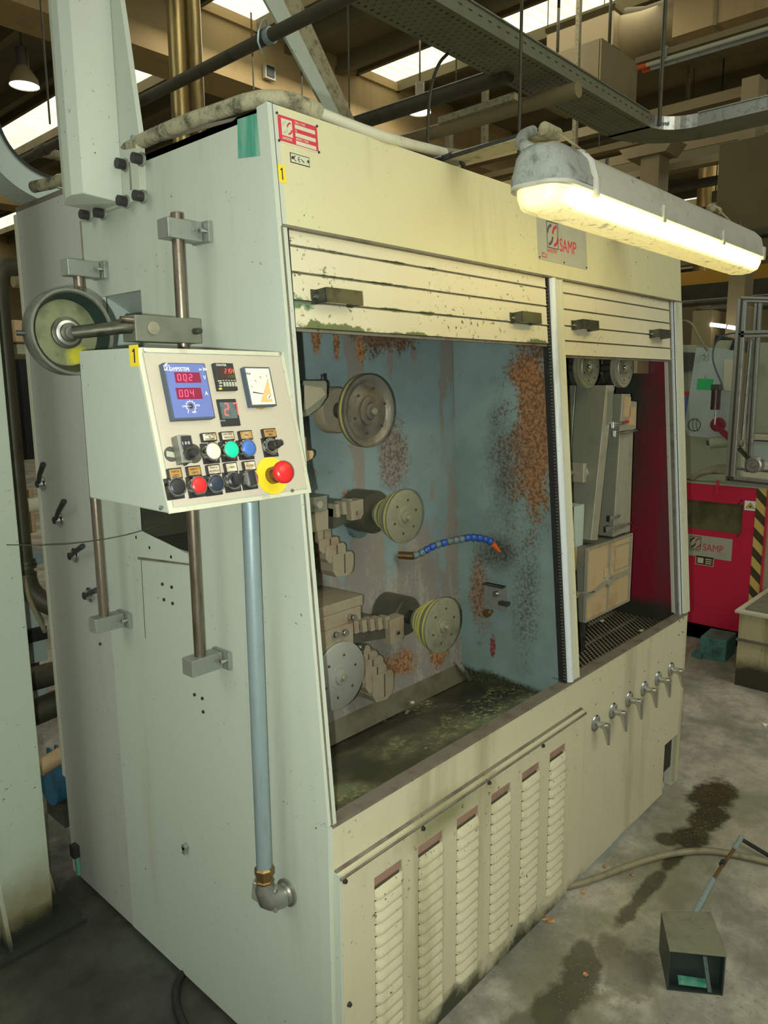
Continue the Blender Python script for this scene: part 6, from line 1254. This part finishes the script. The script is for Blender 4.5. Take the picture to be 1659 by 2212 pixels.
# far background on the right
t = thing('distant_machine_row', 'row of dim grey machines in the distance past the right edge', 'machine', (12, 2, 0))
for (tl, br, x, mt_, nm) in (((1472, 668), (1500, 750), 9, 'olive', 'tank'), ((1497, 672), (1534, 745), 8, 'duct', 'hopper'), ((1534, 690), (1556, 745), 10, 'farpale', 'pale_wall_patch'), ((1560, 680), (1600, 720), 9, 'cheek2', 'cabinet')):
    a = at(*tl, 'x', x); b = at(*br, 'x', x); MB().box((x, b.y, b.z-.3), (x+.5, a.y, a.z)).build(nm, mt_, t)
for px0, px1, py, lab in ((1535, 1567, 702, 'left one of two small lit tubes in the distance'), (1572, 1596, 707, 'right one of two small lit tubes in the distance')):
    a = at(px0, py-1, 'x', 8); b = at(px1, py+3, 'x', 8); one(MB().cyl(a, b, .022, n=10), 'distant_tube', 'tube', lab, 'lamp', 'small lit tubes in the distance')
for k, (py, x) in enumerate(((640, 12), (655, 11), (672, 10))):
    p = at(1500, py, 'x', x); one(MB().cyl((x, -6, p.z), (x, 8, p.z), .05, n=10), 'distant_pipe', 'pipe', ('highest', 'middle', 'lowest')[k]+' dark pipe of three below the yellow crane beam', 'pipe', 'dark pipes below the crane beam')
# teal block and beige tank on the floor
bt = [at(*p, 'z', .13) for p in ((1513, 1374), (1535, 1356), (1592, 1366), (1570, 1385))]; zt_ = .13
t = thing('teal_block', 'worn teal cast block on the floor in front of the red guard', 'block', (3.5, .4, 0)); q = MB().prism([V((p.x, p.y, 0)) for p in bt], (0, 0, zt_)); q.build('body', 'teal', t, bevel=.006)
p = bt[0]; MB().box((p.x-.03, p.y-.02, 0), (p.x+.05, p.y+.035, .03)).build('foot', 'teal', t)
t = thing('beige_tank', 'grimy beige steel tank at the right edge of the picture', 'tank', (3.1, -.1, 0))
by = at(1587, 1470, 'x', 3.1).y; MB().box((3.1, by-1.2, .0), (3.9, by, .40)).build('body', 'beigebox', t); MB().box((3.085, by-1.2, .25), (3.1, by+.004, .262)).build('weld_line', 'grime', t); MB().box((3.08, by-1.2, .40), (3.92, by+.02, .415)).build('lid', 'jamb', t, bevel=.002); MB().box((3.12, by-1.2, .415), (3.9, by-.02, .425)).build('lid_sheet', 'boxtop', t)
p = at(1650, 1566, 'z', .003); one(MB().prism([(p.x-.02, p.y-.01, .001), (p.x+.02, p.y-.012, .001), (p.x+.015, p.y+.012, .001)], (0, 0, .004)), 'paper_scrap', 'white', 'white paper scrap on the floor below the beige tank', 'scrap')
# ---- left side: chute, column, pipes behind
cc = at(106, 268, 'y', 1.3); t = thing('curved_chute', 'pale blue curved sheet guard behind the rear top corner', 'guard', (cc.x, 1.3, 2.1)); ri, ro = .150, .222
q = MB(); n = 22; c0 = V((cc.x, 1.3, cc.z))
for k in range(n):
    a0, a1 = math.radians(175+125*k/n), math.radians(175+125*(k+1)/n); f = lambda a, r, y: (c0.x+math.cos(a)*r, y, c0.z+math.sin(a)*r)
    q.add([f(a0, ri, 1.3), f(a1, ri, 1.3), f(a1, ro, 1.3), f(a0, ro, 1.3)], [(0, 1, 2, 3)]); q.add([f(a0, ro, 1.3), f(a1, ro, 1.3), f(a1, ro, 1.42), f(a0, ro, 1.42)], [(0, 1, 2, 3)]); q.add([f(a0, ri, 1.3), f(a1, ri, 1.3), f(a1, ri, 1.42), f(a0, ri, 1.42)], [(3, 2, 1, 0)])
q.build('curved_sheet', 'cheek', t); q = MB()
for k in range(n):
    a0, a1 = math.radians(175+125*k/n), math.radians(175+125*(k+1)/n); q.add([f(a0, ri-.004, 1.295), f(a1, ri-.004, 1.295), f(a1, ri+.006, 1.295), f(a0, ri+.006, 1.295)], [(0, 1, 2, 3)])
q.build('edge_bead', 'rubber', t)
MB().box((c0.x-ro, 1.3, c0.z), (c0.x-ri, 1.42, 3.4)).build('straight_sheet', 'cheek', t)
# column at the left edge
t = thing('grey_column', 'chipped pale grey box column with a gusseted foot at the left edge', 'column', (-.2, 1.15, 0))
e0 = at(80, 1850, 'y', 1.19); MB().box((-.33, 1.10, 0), (e0.x, 1.27, 3.4)).build('shaft', 'colpaint', t, bevel=.003)
f0 = at(128, 1958, 'y', 1.15); MB().prism([(e0.x, 1.15, .0), (f0.x, 1.15, .0), (f0.x-.005, 1.15, .05), (e0.x+.015, 1.15, .155), (e0.x, 1.15, .155)], (0, .012, 0)).build('gusset', 'colpaint', t)
MB().prism([(-.29, 1.10, 0), (-.29, 1.045, 0), (-.29, 1.10, .2)], (.012, 0, 0)).build('gusset', 'colpaint', t)
MB().box((-.42, 1.02, 0), (-.075, 1.35, .012)).build('base_plate', 'colpaint', t)
# pipework behind the rear corner
p = at(22, 900, 'y', 1.6); t = thing('riser_with_valve', 'dark vertical riser pipe with couplings at the left edge', 'pipe', (p.x, 1.6, 0)); MB().cyl((p.x, 1.6, .95), (p.x, 1.6, 1.94), .030, n=24).build('pipe', 'pipe', t)
for z, r in ((.985, .036), (1.0, .033), (.955, .034), (.93, .036)): MB().cyl((p.x+.005, 1.6, z), (p.x+.005, 1.6, z+.012), r, n=20).build('coupling', 'dullsteel', t)
MB().tube([(p.x, 1.6, .96), (p.x+.01, 1.6, .90), (p.x+.05, 1.58, .85), (p.x+.14, 1.55, .80)], .036, 16, 2).build('elbow', 'pipe', t); MB().tube([(p.x, 1.6, 1.9), (p.x, 1.6, 1.97), (p.x+.05, 1.62, 2.0), (p.x+.2, 1.66, 2.0)], .030, 16, 2).build('top_elbow', 'pipe', t)
for py, r, mt_, lab in ((610, .022, 'duct', 'pale horizontal pipe high in the gap behind the machine'), (1092, .026, 'plate', 'white horizontal pipe stub in the gap behind the machine'), (1470, .045, 'pipe', 'fat dark pipe low in the gap behind the machine'), (1545, .05, 'pipe', 'sloping dark pipe lowest in the gap behind the machine')):
    a = at(60, py, 'y', 1.75); one(MB().cyl((a.x-.5 if py > 1400 else a.x-.05, 1.75, a.z-(.05 if py == 1545 else 0)), (a.x+.8, 1.75, a.z+(.08 if py == 1545 else 0)), r, n=18), 'gap_pipe', mt_, lab, 'pipe')
def gp_box(tl, br, y, mat, name, lab, cat, d=.3): a = at(*tl, 'y', y); b = at(*br, 'y', y); return one(MB().box((a.x, y, b.z), (b.x, y+d, a.z)), name, mat, lab, cat, bevel=.003)
gp_box((15, 690), (90, 740), 2.2, 'tan', 'beige_cabinet', 'beige cabinet strip seen in the gap beside the wheel', 'cabinet'); gp_box((15, 742), (90, 766), 2.3, 'plate', 'white_shelf', 'white shelf strip below the beige cabinet strip', 'shelf')
gp_box((18, 775), (100, 990), 2.6, 'void', 'dark_opening', 'dark machine opening seen in the gap', 'machine'); gp_box((28, 850), (45, 950), 2.58, 'tan', 'pale_guide_bar', 'pale upright bar inside the dark opening', 'bar', .03)
gp_box((30, 1060), (80, 1150), 2.0, 'tan', 'tan_machine_bed', 'tan machine bed behind the white pipe stub', 'machine'); gp_box((30, 1150), (110, 1700), 2.6, 'darkcast', 'dark_machine_base', 'dark machine base deep in the gap', 'machine', .5)
gp_box((62, 1195), (100, 1217), 1.7, 'galv', 'small_junction_box', 'small grey box beside the riser couplings', 'box', .9)
gp_box((40, 1275), (104, 1425), 1.95, 'cheek', 'junction_box', 'pale green square junction box with dark lid edge', 'box', .66); gp_box((36, 1368), (104, 1380), 1.93, 'rubber', 'lid_edge', 'dark lid edge above the square junction box', 'lid', .1); gp_box((62, 1490), (108, 1555), 2.0, 'cheek', 'pale_cover', 'pale green cover between the two fat dark pipes', 'cover', .61)
gp_box((30, 1290), (48, 1800), 1.8, 'rusty', 'rusty_upright', 'rusty upright strip behind the left column', 'bar', .04)
for px, py in ((86, 1377), (90, 1425)): pass
a = at(120, 1690, 'y', 1.6); t = thing('blue_motor', 'blue motor low in the gap behind the machine', 'motor', (a.x, 1.6, 0)); MB().cyl((a.x-.02, 1.62, a.z), (a.x+.4, 1.62, a.z), .085, n=24).build('body', 'bluebox', t); 
for k in range(8): MB().box((a.x+.02+k*.03, 1.53, a.z-.09), (a.x+.028+k*.03, 1.71, a.z+.09)).build('fin', 'bluebox', t)
MB().box((a.x, 1.55, 0), (a.x+.3, 1.70, a.z-.07)).build('foot', 'darkcast', t)
a = at(85, 1660, 'y', 1.5); one(MB().cyl(a, a+V((.12, .0, .03)), .03, n=18), 'pale_pipe_stub', 'tan', 'pale pipe stub beside the blue motor', 'pipe')
a = [at(x, y, 'y', 1.5) for x, y in ((52, 1245), (62, 1290), (75, 1320), (98, 1365))]; one(MB().tube(a, .008, 8, 1), 'slanting_hose', 'cable', 'slanting hose between riser elbow and junction box', 'hose')
one(MB().box((-7, 12, 0), (-6.6, 33, 6.9)), 'distant_partition', 'olive', 'tall olive partition far left in the hall', 'partition')

# lettering becomes plain mesh
dg = bpy.context.evaluated_depsgraph_get()
for o in [o for o in bpy.data.objects if o.type == 'FONT']:
    me = bpy.data.meshes.new_from_object(o.evaluated_get(dg)); nm = o.name; o.name = 'old'
    n_ = bpy.data.objects.new(nm, me); COL.objects.link(n_); n_.parent = o.parent; n_.matrix_basis = o.matrix_basis.copy()
    bpy.data.objects.remove(o)
